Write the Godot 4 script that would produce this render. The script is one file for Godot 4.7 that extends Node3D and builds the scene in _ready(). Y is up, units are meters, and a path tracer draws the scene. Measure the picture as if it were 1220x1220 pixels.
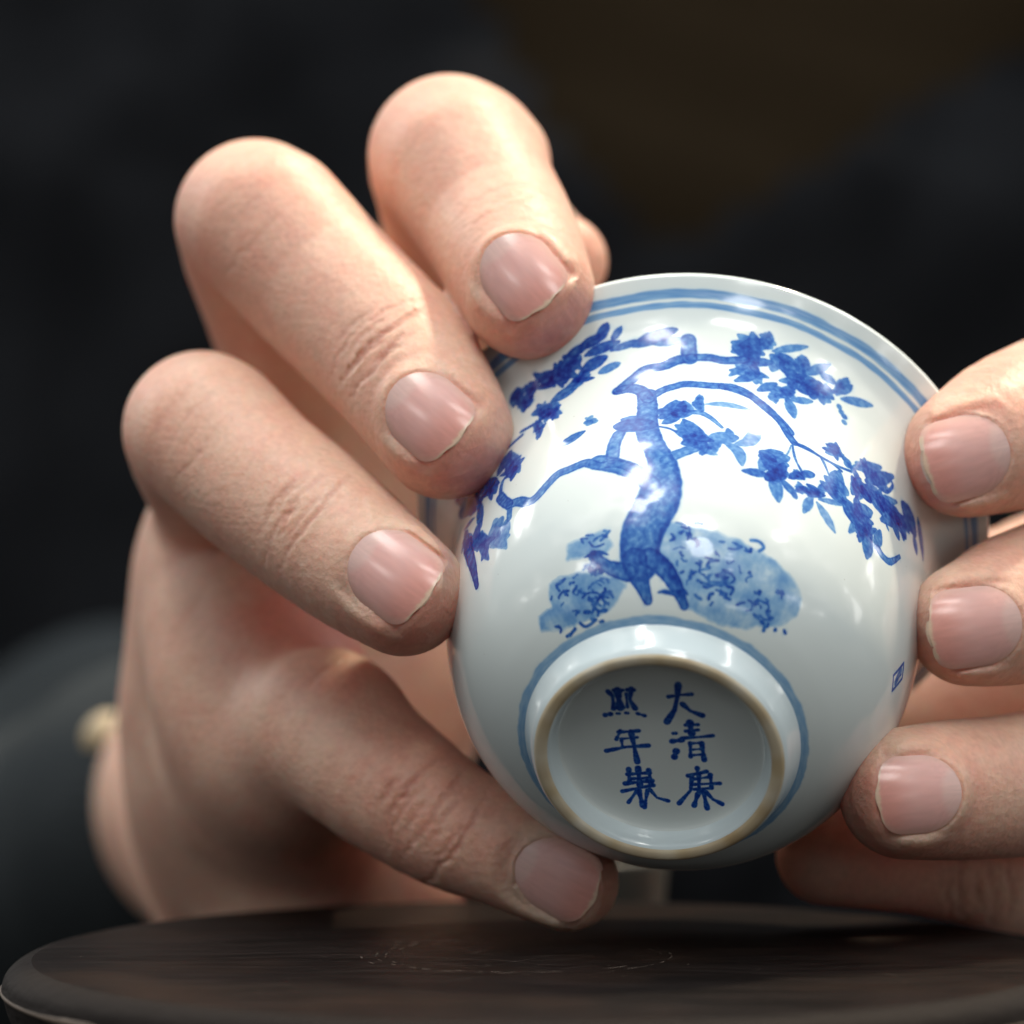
extends Node3D
# A hand-held porcelain teacup above a dark wooden board. Units: metres in the tree, millimetres (MM) while shaping.

const MM := 0.001
const CAMERA_AT := Vector3(-4.00, 71.78, 598.13)

var rng := RandomNumberGenerator.new()
var noise := FastNoiseLite.new()

func _ready() -> void:
	rng.seed = 7
	# ---- camera
	var cam := Camera3D.new()
	cam.name = "camera"
	cam.near = 0.05
	cam.far = 50.0
	var lens := CameraAttributesPhysical.new()
	lens.frustum_focal_length = 118.03
	lens.frustum_focus_distance = 0.595
	lens.frustum_near = 0.05
	lens.frustum_far = 50.0
	lens.exposure_aperture = 8.5
	cam.attributes = lens
	cam.fov = 11.61
	cam.position = CAMERA_AT * MM
	cam.rotation = Vector3(deg_to_rad(-1.7), 0, 0)
	add_child(cam)
	cam.fov = 11.61
	# ---- sky, sun, exposure
	var env := Environment.new()
	env.background_mode = Environment.BG_SKY
	env.sky = Sky.new()
	var pan := PanoramaSkyMaterial.new()
	pan.panorama = ImageTexture.create_from_image(cloudy_sky())
	env.sky.sky_material = pan
	env.tonemap_mode = Environment.TONE_MAPPER_LINEAR
	env.tonemap_exposure = 0.86
	env.sdfgi_enabled = true
	env.ssao_enabled = true
	env.ssil_enabled = true
	var we := WorldEnvironment.new()
	we.name = "world_environment"
	we.environment = env
	add_child(we)
	var sun := DirectionalLight3D.new()
	sun.name = "sun"
	sun.light_energy = 1.4
	sun.light_angular_distance = 5.0
	sun.light_color = Color(1.0, 0.92, 0.80)
	sun.shadow_enabled = true
	sun.rotation_degrees = Vector3(-60, 138, 0)
	add_child(sun)
	# ---- surfaces, then things
	build_table()
	build_board()
	build_cup()
	build_person()
	build_bracelet()
	build_pale_cup()

func cloudy_sky() -> Image:
	var w := 512
	var h := 256
	var n := FastNoiseLite.new()
	n.seed = 11
	n.noise_type = FastNoiseLite.TYPE_SIMPLEX_SMOOTH
	n.frequency = 1.35
	n.fractal_octaves = 4
	var im := Image.create_empty(w, h, false, Image.FORMAT_RGBF)
	for y in h:
		var el := PI / 2 - (y + 0.5) / h * PI
		for x in w:
			var az := (x + 0.5) / w * TAU
			var d := Vector3(cos(az) * cos(el), sin(el), sin(az) * cos(el))
			var c := Color(0.07, 0.065, 0.06)
			if d.y > 0.0:
				# overhead set far brighter than the horizon, to bring the light from above
				c = Color(0.42, 0.47, 0.52)
				var v := n.get_noise_3d(d.x * 1.3, d.y * 1.9, d.z * 1.3)
				var lit := 0.9 + 1.5 * smoothstep(-0.05, 0.4, v)
				c = c.lerp(Color(lit, lit * 0.985, lit * 0.95), smoothstep(-0.12, 0.16, v))
				c = c * (1.0 + 3.5 * smoothstep(0.27, 0.36, v))  # bright cloud breaks added for broken reflections in the glaze
				c = c * (0.31 + 1.67 * pow(d.y, 1.5))
				c = Color(0.07, 0.065, 0.06).lerp(c, smoothstep(0.0, 0.12, d.y))
			im.set_pixel(x, y, c)
	return im

# ------------------------------------------------------------------ helpers
func put(o: Node3D, called: String, parent: Node = self) -> Node3D:
	o.name = called
	parent.add_child(o, true)
	return o

func tag(o: Node, label: String, category: String) -> void:
	o.set_meta("label", label)
	o.set_meta("category", category)

func numbers(t: String) -> PackedFloat64Array:
	return t.replace("  ", " ").strip_edges().split_floats(" ", false)

func mesh_from(v: PackedVector3Array, n: PackedVector3Array, ix: PackedInt32Array, m: Material, uv := PackedVector2Array(), c := PackedColorArray()) -> MeshInstance3D:
	for k in range(0, ix.size(), 3):        # front faces clockwise
		var a := ix[k]
		var g := (v[ix[k + 1]] - v[a]).cross(v[ix[k + 2]] - v[a])
		if g.dot(n[a] + n[ix[k + 1]] + n[ix[k + 2]]) > 0.0:
			var s := ix[k + 1]
			ix[k + 1] = ix[k + 2]
			ix[k + 2] = s
	var arr := []
	arr.resize(Mesh.ARRAY_MAX)
	arr[Mesh.ARRAY_VERTEX] = v
	arr[Mesh.ARRAY_NORMAL] = n
	arr[Mesh.ARRAY_INDEX] = ix
	if uv.size():
		arr[Mesh.ARRAY_TEX_UV] = uv
	if c.size():
		arr[Mesh.ARRAY_COLOR] = c
	var am := ArrayMesh.new()
	am.add_surface_from_arrays(Mesh.PRIMITIVE_TRIANGLES, arr)
	am.surface_set_material(0, m)
	var o := MeshInstance3D.new()
	o.mesh = am
	return o

# a turned shape: profile points are (radius, height) in mm; uv is round the axis and along the profile, or flat from above
func turned(profile: PackedVector2Array, m: Material, segs: int, v_per_mm := 0.0, flat := 0.0) -> MeshInstance3D:
	var v := PackedVector3Array()
	var n := PackedVector3Array()
	var uv := PackedVector2Array()
	var ix := PackedInt32Array()
	var s := 0.0
	for i in profile.size():
		var p := profile[i]
		if i > 0:
			s += p.distance_to(profile[i - 1])
		var d := (profile[mini(i + 1, profile.size() - 1)] - profile[maxi(i - 1, 0)]).normalized()
		var nr := Vector2(d.y, -d.x)
		for k in segs + 1:
			var th := -PI + TAU * k / segs
			var q := Vector3(sin(th), 0, cos(th))
			v.append((q * p.x + Vector3.UP * p.y) * MM)
			n.append((q * nr.x + Vector3.UP * nr.y).normalized())
			uv.append(Vector2(float(k) / segs, s * v_per_mm) if flat == 0.0 else Vector2(0.5 + q.x * p.x * flat, 0.5 + q.z * p.x * flat))
			if i > 0 and k > 0:
				var b := i * (segs + 1) + k
				ix.append_array([b, b - 1, b - segs - 1, b - 1, b - segs - 2, b - segs - 1])
	return mesh_from(v, n, ix, m, uv)

# smooth profile through (radius, height) pairs
func curve(t: String, step := 0.6) -> PackedVector2Array:
	var f := numbers(t)
	var c := Curve2D.new()
	var pts := PackedVector2Array()
	for i in range(0, f.size(), 2):
		pts.append(Vector2(f[i], f[i + 1]))
	for i in pts.size():
		var d := (pts[mini(i + 1, pts.size() - 1)] - pts[maxi(i - 1, 0)]).normalized()
		var a := pts[i].distance_to(pts[maxi(i - 1, 0)]) / 3.0
		var b := pts[i].distance_to(pts[mini(i + 1, pts.size() - 1)]) / 3.0
		c.add_point(pts[i], -d * a, d * b)
	c.bake_interval = step
	return c.get_baked_points()

func plain(color: Color, rough: float) -> StandardMaterial3D:
	var m := StandardMaterial3D.new()
	m.albedo_color = color.linear_to_srgb()
	m.roughness = rough
	return m

func noise_texture(kind: int, freq: float, size: int, octaves: int, seed_: int) -> NoiseTexture2D:
	var n := FastNoiseLite.new()
	n.noise_type = kind
	n.frequency = freq
	n.fractal_octaves = octaves
	n.seed = seed_
	var t := NoiseTexture2D.new()
	t.width = size
	t.height = size
	t.seamless = true
	t.noise = n
	return t

# ------------------------------------------------------------------ table and board
func build_table() -> void:
	var m := plain(Color(0.02, 0.016, 0.013), 0.55)
	m.heightmap_enabled = true
	m.heightmap_texture = noise_texture(FastNoiseLite.TYPE_SIMPLEX, 0.02, 256, 4, 5)
	m.heightmap_scale = 0.02
	m.uv1_triplanar = true
	m.uv1_scale = Vector3(3, 20, 20)
	# a slab with rounded long edges
	var pts := PackedVector2Array()
	for q in [[150.0, -27.0], [-113.0, -27.0], [-116.0, -28.5], [-117.5, -31.0], [-117.5, -45.0], [-115.0, -47.0], [150.0, -47.0]]:
		pts.append(Vector2(q[0], q[1]) * MM)
	var g := CSGPolygon3D.new()
	g.polygon = pts
	g.depth = 0.8
	g.material = m
	g.rotation_degrees.y = -90
	g.position.x = 0.4
	put(g, "table_top")
	g.set_meta("kind", "structure")

func wood_image() -> Image:
	var w := 1024
	var n := FastNoiseLite.new()
	n.seed = 3
	n.frequency = 1.0
	n.fractal_octaves = 4
	var f := FastNoiseLite.new()
	f.seed = 9
	f.frequency = 1.0
	f.fractal_octaves = 2
	var im := Image.create_empty(w, w, false, Image.FORMAT_RGB8)
	for y in w:
		for x in w:
			var u := float(x) / w
			var v := float(y) / w
			var bend := n.get_noise_2d(u * 2.0, v * 3.0) * 0.05
			var a := n.get_noise_2d(u * 3.0, (v + bend) * 42.0)
			var b := f.get_noise_2d(u * 11.0, (v + bend) * 300.0) + 0.8 * minf(0.0, f.get_noise_2d(u * 30.0 + 9.0, (v + bend) * 420.0) + 0.12)
			var c := n.get_noise_2d(u * 4.0 + 40.0, v * 4.0)
			var t := clampf(0.42 + a * 0.65 + b * 0.55, 0.0, 1.0)
			var col := Color(0.0035, 0.0028, 0.0027).lerp(Color(0.0175, 0.0132, 0.0122), t)
			col = col.lerp(Color(0.021, 0.0125, 0.009), clampf(c * 0.9, 0.0, 0.6))
			im.set_pixel(x, y, col.linear_to_srgb())
	# wear: a cup's ring, dust and fine scratches (1024 px = 134 mm)
	var k := 1024.0 / 134.0
	var dust := Color(0.50, 0.46, 0.42)
	for j in 4:
		var r := (16.0 + j * 1.1 + rng.randf_range(-0.3, 0.3)) * k
		var cx := 512.0 + (-3.5 + rng.randf_range(-0.8, 0.8)) * k
		var cy := 512.0 + rng.randf_range(-0.8, 0.8) * k
		for i in 2600:
			var an := TAU * i / 2600.0
			var g := n.get_noise_2d(cos(an) * 6.0 + j * 17.0, sin(an) * 6.0)
			if g > 0.02 and cos(an - 2.4 - j) > -0.2:
				smear(im, Vector2(cx + cos(an) * r, cy + sin(an) * r), dust, clampf((g - 0.04) * 1.6, 0.0, 0.5), 3)
	for j in 330:
		var p := Vector2(512 + rng.randfn(0.0, 120.0) - 40, 512 + rng.randfn(0.0, 130.0))
		var an := rng.randf_range(-0.7, 0.7)
		var bend2 := rng.randf_range(-0.03, 0.03)
		var l := int(rng.randf_range(6, 55))
		var o := rng.randf_range(0.08, 0.35)
		for i in l:
			p += Vector2(cos(an), sin(an))
			an += bend2
			smear(im, p, dust, o * sin(PI * i / l), 3)
	for j in 420:
		var p2 := Vector2(rng.randf_range(30, 994), rng.randf_range(30, 994))
		smear(im, p2, Color(0.52, 0.48, 0.43), rng.randf_range(0.15, 0.8), rng.randi_range(1, 7))
		if rng.randf() < 0.18:
			dab(im, p2 + Vector2(1, 0), Color(0.42, 0.38, 0.33), 0.6)
			dab(im, p2 + Vector2(0, 1), Color(0.42, 0.38, 0.33), 0.6)
	return im

func smear(im: Image, p: Vector2, c: Color, o: float, tall: int) -> void:
	for k in tall:
		dab(im, p + Vector2(0, k - tall / 2), c, o * (1.0 - absf(k - tall / 2) / (tall * 0.6)))

func dab(im: Image, p: Vector2, c: Color, o: float) -> void:
	var x := clampi(int(p.x), 0, im.get_width() - 1)
	var y := clampi(int(p.y), 0, im.get_height() - 1)
	im.set_pixel(x, y, im.get_pixel(x, y).lerp(c, clampf(o, 0.0, 1.0)))

func build_board() -> void:
	var root: Node3D = put(Node3D.new(), "wooden_board")
	tag(root, "round dark brown wooden board with a worn pale edge beneath the hands", "board")
	root.position = Vector3(0, -24.8, 0) * MM
	var m := StandardMaterial3D.new()
	m.albedo_texture = ImageTexture.create_from_image(wood_image())
	m.roughness = 0.46
	m.metallic_specular = 0.15
	m.heightmap_enabled = true
	m.heightmap_texture = noise_texture(FastNoiseLite.TYPE_SIMPLEX, 0.03, 256, 3, 21)
	m.heightmap_scale = 0.006
	m.uv1_scale = Vector3.ONE
	put(turned(curve("0 26 20 26 45 26 59 26 61 25.95"), m, 160, 0.0, 1.0 / 134.0), "top_face", root)
	var side := plain(Color(0.010, 0.0075, 0.0065), 0.7)
	side.metallic_specular = 0.2
	side.heightmap_enabled = true
	side.heightmap_texture = noise_texture(FastNoiseLite.TYPE_SIMPLEX, 0.04, 256, 4, 22)
	side.heightmap_scale = 0.02
	side.uv1_triplanar = true
	side.uv1_scale = Vector3(20, 60, 20)
	put(turned(curve("61 25.95 62.5 25.5 64 24.3 64.6 22.8"), side, 160), "bevel", root)
	put(turned(curve("64.5 22.2 63.4 19 60 15 54 11 49 6 47.5 1.5 46 -2 0 -2"), side, 120), "underside", root)
	# the worn pale line round the sharpest edge, thick and thin
	var edge := plain(Color(0.075, 0.05, 0.032), 0.6)
	var v := PackedVector3Array()
	var n := PackedVector3Array()
	var ix := PackedInt32Array()
	noise.seed = 4
	noise.frequency = 1.0
	for i in 361:
		var an := TAU * i / 360.0
		var wide := 0.28 + 0.55 * maxf(0.0, noise.get_noise_2d(cos(an) * 3.0, sin(an) * 3.0) + 0.15)
		for j in 7:
			var ph := PI * (j / 6.0 - 0.5)
			var q := Vector3(sin(an), 0, cos(an))
			v.append((q * (64.25 + 0.5 * cos(ph)) + Vector3.UP * (22.5 + wide * sin(ph))) * MM)
			n.append((q * cos(ph) + Vector3.UP * sin(ph)).normalized())
			if i > 0 and j > 0:
				var b := i * 7 + j
				ix.append_array([b, b - 1, b - 7, b - 1, b - 8, b - 7])
	put(mesh_from(v, n, ix, edge), "worn_edge", root)

# ------------------------------------------------------------------ teacup
const TW := 2048
const TH := 720
var ink := PackedFloat32Array()

func radius_at(v: float) -> float:          # cup radius (mm) at a row of the painting
	return outline_r[clampi(int(v / 11.2 / 0.25), 0, outline_r.size() - 1)]
var outline_r := PackedFloat32Array()

# one brush stroke on the bowl: points in painting pixels; kind 0 even, 1 leaf, 2 tapering to its end
func brush(t: String, half: float, dens: float, kind: int) -> void:
	var f := numbers(t)
	var c := Curve2D.new()
	var pts := PackedVector2Array()
	for i in range(0, f.size(), 2):
		pts.append(Vector2(f[i], f[i + 1]))
	for i in pts.size():
		var d := (pts[mini(i + 1, pts.size() - 1)] - pts[maxi(i - 1, 0)]) / 6.0
		c.add_point(pts[i], -d, d)
	c.bake_interval = 1.2
	var line := c.get_baked_points()
	var box := Rect2(line[0], Vector2.ZERO)
	for p in line:
		box = box.expand(p)
	var sx := 29.0 / radius_at(box.get_center().y)
	box = box.grow_individual(half * sx + 4, half + 4, half * sx + 4, half + 4)
	var x0 := maxi(0, int(box.position.x))
	var y0 := maxi(0, int(box.position.y))
	var w := mini(TW - 1, int(box.end.x)) - x0 + 1
	var h := mini(TH - 1, int(box.end.y)) - y0 + 1
	if w < 1 or h < 1:
		return
	var q := PackedFloat32Array()
	q.resize(w * h)
	q.fill(9.0)
	var last := maxf(1.0, line.size() - 1.0)
	for i in line.size():
		var u := i / last
		var r := half
		if kind == 1:
			r = half * (0.22 + 0.83 * sin(PI * clampf(u * 0.93 + 0.04, 0.0, 1.0)))
		elif kind == 3:
			r = half * (0.40 + 0.10 * smoothstep(0.0, 0.35, u) + 0.50 * smoothstep(0.36, 0.75, u))
		elif kind == 2:
			r = half * (1.05 - 0.6 * u)
		r *= 1.0 + 0.10 * noise.get_noise_2d(line[i].x * 0.25, line[i].y * 0.25 + half * 31.0)
		var rx := r * sx
		for y in range(maxi(0, int(line[i].y - r * 1.3 - 1) - y0), mini(h, int(line[i].y + r * 1.3 + 2) - y0)):
			var dy := (y + y0 - line[i].y) / r
			for x in range(maxi(0, int(line[i].x - rx * 1.3 - 1) - x0), mini(w, int(line[i].x + rx * 1.3 + 2) - x0)):
				var dx := (x + x0 - line[i].x) / rx
				var e := dx * dx + dy * dy
				if e < q[y * w + x]:
					q[y * w + x] = e
	var soft := clampf(1.1 / half, 0.06, 0.5)
	for y in h:
		for x in w:
			var e := sqrt(q[y * w + x])
			if e < 1.0 + soft:
				var a := 1.0 - smoothstep(1.0 - soft, 1.0 + soft, e)
				var pool := (0.98 if kind == 1 else 0.80) + (0.10 if kind == 1 else 0.42) * smoothstep(0.5, 0.92, e) + 0.42 * noise.get_noise_2d((x + x0) * 0.09, (y + y0) * 0.09)
				var at := (y + y0) * TW + x + x0
				var d := dens * a * pool
				ink[at] = maxf(ink[at], d) + (0.10 if kind == 1 else 0.03) * minf(ink[at], d)

func wash(t: String, dens: float) -> void:
	var f := numbers(t)
	var poly := PackedVector2Array()
	for i in range(0, f.size(), 2):
		poly.append(Vector2(f[i], f[i + 1]))
	var box := Rect2(poly[0], Vector2.ZERO)
	for p in poly:
		box = box.expand(p)
	for y in range(maxi(0, int(box.position.y) - 2), mini(TH, int(box.end.y) + 3)):
		for x in range(int(box.position.x) - 3, int(box.end.x) + 4):
			var a := 0.0
			for k in 4:
				var p := Vector2(x + (k % 2) * 3.0 + 2.5 * noise.get_noise_2d(x * 0.035, y * 0.035), y + (k / 2) * 3.0 + 2.5 * noise.get_noise_2d(x * 0.035 + 90.0, y * 0.035))
				if Geometry2D.is_point_in_polygon(p, poly):
					a += 0.25
			if a > 0.0:
				var at := y * TW + x
				ink[at] += dens * a * (1.0 + 0.75 * noise.get_noise_2d(x * 0.018, y * 0.02) + 0.25 * noise.get_noise_2d(x * 0.09, y * 0.09))

func scribbles(t: String) -> void:
	var f := numbers(t)
	for i in range(0, f.size(), 2):
		var p := Vector2(f[i], f[i + 1])
		var sx := 29.0 / radius_at(p.y)
		for k in 3:
			var words := ""
			var a := rng.randf() * TAU
			var r := rng.randf_range(4.0, 9.0)
			var o := Vector2(rng.randf_range(-10, 10), rng.randf_range(-8, 8))
			for j in rng.randi_range(3, 6):
				words += "%d %d " % [p.x + (o.x + cos(a) * r * 1.4) * sx, p.y + o.y + sin(a) * r]
				a += rng.randf_range(-0.9, 1.3)
				r *= rng.randf_range(0.8, 1.15)
			brush(words, rng.randf_range(1.0, 2.0), rng.randf_range(1.3, 2.1), 0)

func glaze_color(d: float) -> Color:
	return Color(0.70 * exp(-2.3 * d), 0.765 * exp(-1.30 * d), 0.75 * exp(-0.42 * d))

func painting() -> Image:
	ink.resize(TW * TH)
	ink.fill(0.0)
	noise.seed = 2
	noise.frequency = 1.0
	noise.fractal_octaves = 2
	paint_tree()
	# leaves go on round the back in a few loose sprays
	for k in 26:
		var side := -1.0 if k % 2 == 0 else 1.0
		var p := Vector2(1012 + side * rng.randf_range(640, 960), rng.randf_range(330, 480))
		for j in 4:
			var a := rng.randf() * TAU
			brush("%d %d %d %d" % [p.x, p.y, p.x + cos(a) * 26, p.y + sin(a) * 26], 5.0, 1.6, 1)
	# the double line under the lip and the line round the foot
	for x in TW:
		var wob := 1.6 * noise.get_noise_2d(x * 0.012, 3.0)
		for b in [[566.0, 6.8, 0.62], [549.5, 4.6, 0.60], [3.5, 7.5, 0.42]]:
			for y in range(maxi(0, int(b[0] - 14)), mini(TH, int(b[0] + 14))):
				var e: float = absf(y - b[0] - wob) / (b[1] * (1.0 + 0.14 * noise.get_noise_2d(x * 0.03, b[0])))
				var a: float = 1.0 - smoothstep(0.75, 1.2, e)
				if a > 0.0:
					ink[y * TW + x] += a * b[2] * (1.0 + 0.35 * noise.get_noise_2d(x * 0.02, y * 0.2))
	# the glaze lets the blue bleed a little
	var raw := Image.create_from_data(TW, TH, false, Image.FORMAT_RF, ink.to_byte_array())
	raw.resize(TW / 8, TH / 8, Image.INTERPOLATE_BILINEAR)
	raw.resize(TW, TH, Image.INTERPOLATE_CUBIC)
	var bleed := raw.get_data().to_float32_array()
	var bytes := PackedByteArray()
	bytes.resize(TW * TH * 3)
	var lut := PackedByteArray()
	for i in 1024:
		var c := glaze_color(i / 1024.0 * 4.0).linear_to_srgb()
		lut.append_array([int(c.r * 255.0), int(c.g * 255.0), int(c.b * 255.0)])
	for i in TW * TH:
		var d := ink[i] + 0.10 * maxf(0.0, bleed[i])
		var k := mini(1023, int(d * 256.0)) * 3
		bytes[i * 3] = lut[k]
		bytes[i * 3 + 1] = lut[k + 1]
		bytes[i * 3 + 2] = lut[k + 2]
	var im := Image.create_from_data(TW, TH, false, Image.FORMAT_RGB8, bytes)
	for k in 40:        # iron specks in the glaze
		dab(im, Vector2(rng.randf() * TW, rng.randf_range(20, 540)), Color(0.25, 0.2, 0.16), rng.randf_range(0.2, 0.7))
	return im

func paint_tree() -> void:
	brush("966 220 943 237 925 243 908 244 894 254 885 258 862 256 845 256 828 245 812 234 801 231 791 234 779 245 768 251 759 254", 7.3, 1.32, 0)
	brush("759 254 746 274 736 294", 7.4, 1.49, 0)
	brush("739 284 737 312 741 327 753 329", 3.4, 1.61, 0)
	brush("760 253 757 228", 4.7, 1.15, 0)
	brush("764 322 752 375", 6.7, 1.17, 1)
	brush("759 308 766 332", 6.0, 1.75, 1)
	brush("757 319 746 370", 8.8, 1.69, 1)
	brush("751 342 771 353", 7.9, 1.18, 1)
	brush("732 347 771 327", 6.0, 1.55, 1)
	brush("774 314 751 380", 8.5, 1.15, 1)
	brush("741 344 764 350", 7.2, 1.26, 1)
	brush("762 336 766 329", 4.1, 2.28, 1)
	brush("747 327 778 340", 9.7, 1.37, 1)
	brush("727 357 747 386", 12.6, 1.60, 1)
	brush("717 307 707 352", 5.5, 1.73, 1)
	brush("683 353 720 325", 6.0, 1.80, 1)
	brush("687 343 710 343", 5.1, 1.89, 1)
	brush("726 313 713 362", 7.7, 1.53, 1)
	brush("690 380 731 329", 7.1, 1.71, 1)
	brush("673 380 714 342", 6.8, 1.33, 1)
	brush("680 365 708 357", 7.3, 1.39, 1)
	brush("705 348 712 337", 3.5, 2.52, 1)
	brush("691 342 723 347", 8.5, 1.51, 1)
	brush("594 430 671 338", 9.5, 1.67, 1)
	brush("663 344 672 377", 9.9, 1.36, 1)
	brush("622 399 641 413", 9.0, 1.58, 1)
	brush("665 343 673 372", 6.9, 1.54, 1)
	brush("587 472 666 343", 8.1, 1.92, 1)
	brush("649 355 688 329", 8.4, 1.31, 1)
	brush("636 391 672 371", 8.9, 1.43, 1)
	brush("646 381 655 364", 4.8, 2.52, 1)
	brush("594 435 690 336", 11.6, 1.51, 1)
	brush("682 340 694 270", 8.5, 1.52, 1)
	brush("633 337 671 317", 4.9, 1.28, 1)
	brush("644 319 644 292", 7.7, 1.24, 1)
	brush("648 311 632 307", 5.8, 1.28, 1)
	brush("656 283 665 243", 6.5, 1.46, 1)
	brush("638 303 683 233", 6.4, 1.42, 1)
	brush("656 297 670 248", 7.2, 1.08, 1)
	brush("652 285 654 254", 5.8, 1.11, 1)
	brush("642 309 634 283", 6.2, 1.29, 1)
	brush("649 289 656 275", 3.6, 2.16, 1)
	brush("639 323 660 252", 8.8, 1.30, 1)
	brush("680 284 680 242", 10.5, 1.44, 1)
	brush("695 258 683 231", 8.1, 1.08, 1)
	brush("725 217 685 235", 6.1, 1.32, 1)
	brush("671 267 714 224", 6.0, 1.14, 1)
	brush("690 236 705 192", 6.1, 1.30, 1)
	brush("710 218 690 205", 6.8, 1.25, 1)
	brush("678 272 709 217", 6.9, 1.02, 1)
	brush("681 265 711 218", 8.0, 1.26, 1)
	brush("696 230 700 222", 3.7, 1.80, 1)
	brush("689 258 704 197", 8.3, 1.08, 1)
	brush("730 224 745 181", 7.6, 0.55, 1)
	brush("754 198 714 209", 8.0, 0.74, 1)
	brush("722 242 719 210", 10.3, 0.68, 1)
	brush("742 241 725 224", 9.7, 0.81, 1)
	brush("738 215 705 227", 8.8, 0.63, 1)
	brush("718 231 737 188", 7.4, 0.54, 1)
	brush("715 230 745 186", 8.7, 0.82, 1)
	brush("732 221 735 214", 5.0, 1.08, 1)
	brush("727 250 737 190", 11.3, 0.65, 1)
	brush("750 229 749 201", 7.6, 0.88, 1)
	brush("655 274 666 214 666 176", 11.5, 2.18, 2)
	brush("891 512 904 536", 7.6, 1.52, 1)
	brush("910 507 922 526", 5.4, 1.44, 1)
	brush("865 512 900 518", 8.5, 1.68, 1)
	brush("873 495 918 502", 8.5, 1.60, 1)
	brush("844 506 878 511", 7.8, 1.68, 1)
	brush("842 509 864 476", 8.0, 1.33, 1)
	brush("838 488 863 500", 5.8, 1.68, 1)
	brush("836 503 842 461", 8.2, 1.58, 1)
	brush("831 487 857 465", 7.9, 1.54, 1)
	brush("843 462 847 489", 6.1, 1.41, 1)
	brush("850 474 866 494", 5.2, 1.36, 1)
	brush("843 488 865 497", 7.7, 1.34, 1)
	brush("847 487 850 482", 3.7, 2.52, 1)
	brush("831 481 865 491", 8.6, 1.51, 1)
	brush("801 480 828 469", 5.9, 1.88, 1)
	brush("799 489 827 492", 5.8, 1.86, 1)
	brush("818 479 840 497", 5.9, 1.53, 1)
	brush("803 500 830 483", 6.2, 1.55, 1)
	brush("799 478 833 469", 6.4, 1.56, 1)
	brush("837 455 828 504", 6.7, 1.63, 1)
	brush("796 507 825 464", 6.4, 1.47, 1)
	brush("820 484 823 479", 3.7, 2.52, 1)
	brush("801 477 839 488", 8.9, 1.51, 1)
	brush("868 470 900 481", 10.9, 1.52, 1)
	brush("892 455 919 463", 7.7, 0.96, 1)
	brush("853 455 877 465", 5.9, 1.35, 1)
	brush("853 459 877 462", 5.3, 1.28, 1)
	brush("850 455 873 469", 4.3, 1.66, 1)
	brush("864 445 873 469", 6.1, 1.19, 1)
	brush("846 446 867 445", 5.1, 1.18, 1)
	brush("858 445 868 476", 4.6, 1.11, 1)
	brush("855 455 884 448", 4.5, 1.62, 1)
	brush("860 455 863 450", 3.2, 2.16, 1)
	brush("844 450 877 457", 7.6, 1.30, 1)
	brush("821 438 858 442", 10.3, 1.28, 1)
	brush("788 472 798 487", 3.4, 1.82, 1)
	brush("786 467 789 489", 3.7, 1.67, 1)
	brush("786 498 800 481", 4.6, 1.63, 1)
	brush("776 481 791 481", 3.7, 1.53, 1)
	brush("793 477 796 496", 3.4, 1.78, 1)
	brush("786 470 780 498", 4.7, 1.77, 1)
	brush("777 497 796 486", 4.2, 1.26, 1)
	brush("788 487 790 482", 2.2, 2.40, 1)
	brush("780 477 797 493", 5.0, 1.44, 1)
	brush("752 485 759 503", 5.5, 1.25, 1)
	brush("774 472 762 497", 4.5, 1.25, 1)
	brush("764 472 766 492", 4.6, 1.36, 1)
	brush("759 483 777 493", 5.9, 1.48, 1)
	brush("759 489 774 497", 4.7, 1.67, 1)
	brush("750 492 764 500", 4.4, 1.78, 1)
	brush("757 492 766 504", 4.9, 1.73, 1)
	brush("761 492 764 486", 2.7, 2.40, 1)
	brush("754 479 769 501", 6.4, 1.44, 1)
	brush("773 473 789 469", 4.7, 1.47, 1)
	brush("769 470 779 484", 4.3, 1.54, 1)
	brush("759 481 777 466", 4.2, 1.35, 1)
	brush("772 454 778 470", 5.4, 1.64, 1)
	brush("778 464 787 473", 4.5, 1.44, 1)
	brush("772 453 771 479", 5.7, 1.28, 1)
	brush("775 459 788 464", 5.9, 1.66, 1)
	brush("774 472 777 466", 2.7, 2.28, 1)
	brush("763 470 788 469", 6.6, 1.37, 1)
	brush("801 436 831 425", 5.8, 1.19, 1)
	brush("813 411 835 418", 5.3, 1.45, 1)
	brush("801 410 808 445", 5.3, 0.97, 1)
	brush("808 428 831 396", 5.7, 1.34, 1)
	brush("798 434 821 399", 6.3, 1.47, 1)
	brush("806 427 838 397", 6.3, 1.24, 1)
	brush("796 447 814 403", 7.7, 1.33, 1)
	brush("813 425 816 419", 3.4, 1.92, 1)
	brush("796 427 832 420", 8.0, 1.15, 1)
	brush("804 415 826 398", 4.4, 1.00, 1)
	brush("815 414 833 413", 5.2, 0.92, 1)
	brush("806 410 820 411", 5.4, 1.35, 1)
	brush("822 403 831 413", 5.6, 1.33, 1)
	brush("818 414 833 391", 5.3, 1.27, 1)
	brush("824 392 829 416", 4.9, 1.28, 1)
	brush("811 398 820 413", 6.1, 0.94, 1)
	brush("818 413 822 406", 3.0, 1.80, 1)
	brush("809 408 830 413", 6.9, 1.08, 1)
	brush("787 436 814 428", 7.7, 1.12, 1)
	brush("794 414 799 384", 4.4, 1.15, 1)
	brush("800 413 796 389", 4.0, 1.41, 1)
	brush("812 394 801 382", 4.0, 1.47, 1)
	brush("802 409 792 390", 4.3, 1.13, 1)
	brush("799 413 796 387", 4.5, 1.39, 1)
	brush("803 391 801 366", 4.7, 1.26, 1)
	brush("789 412 804 379", 3.7, 1.21, 1)
	brush("800 392 804 386", 2.5, 2.04, 1)
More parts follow.
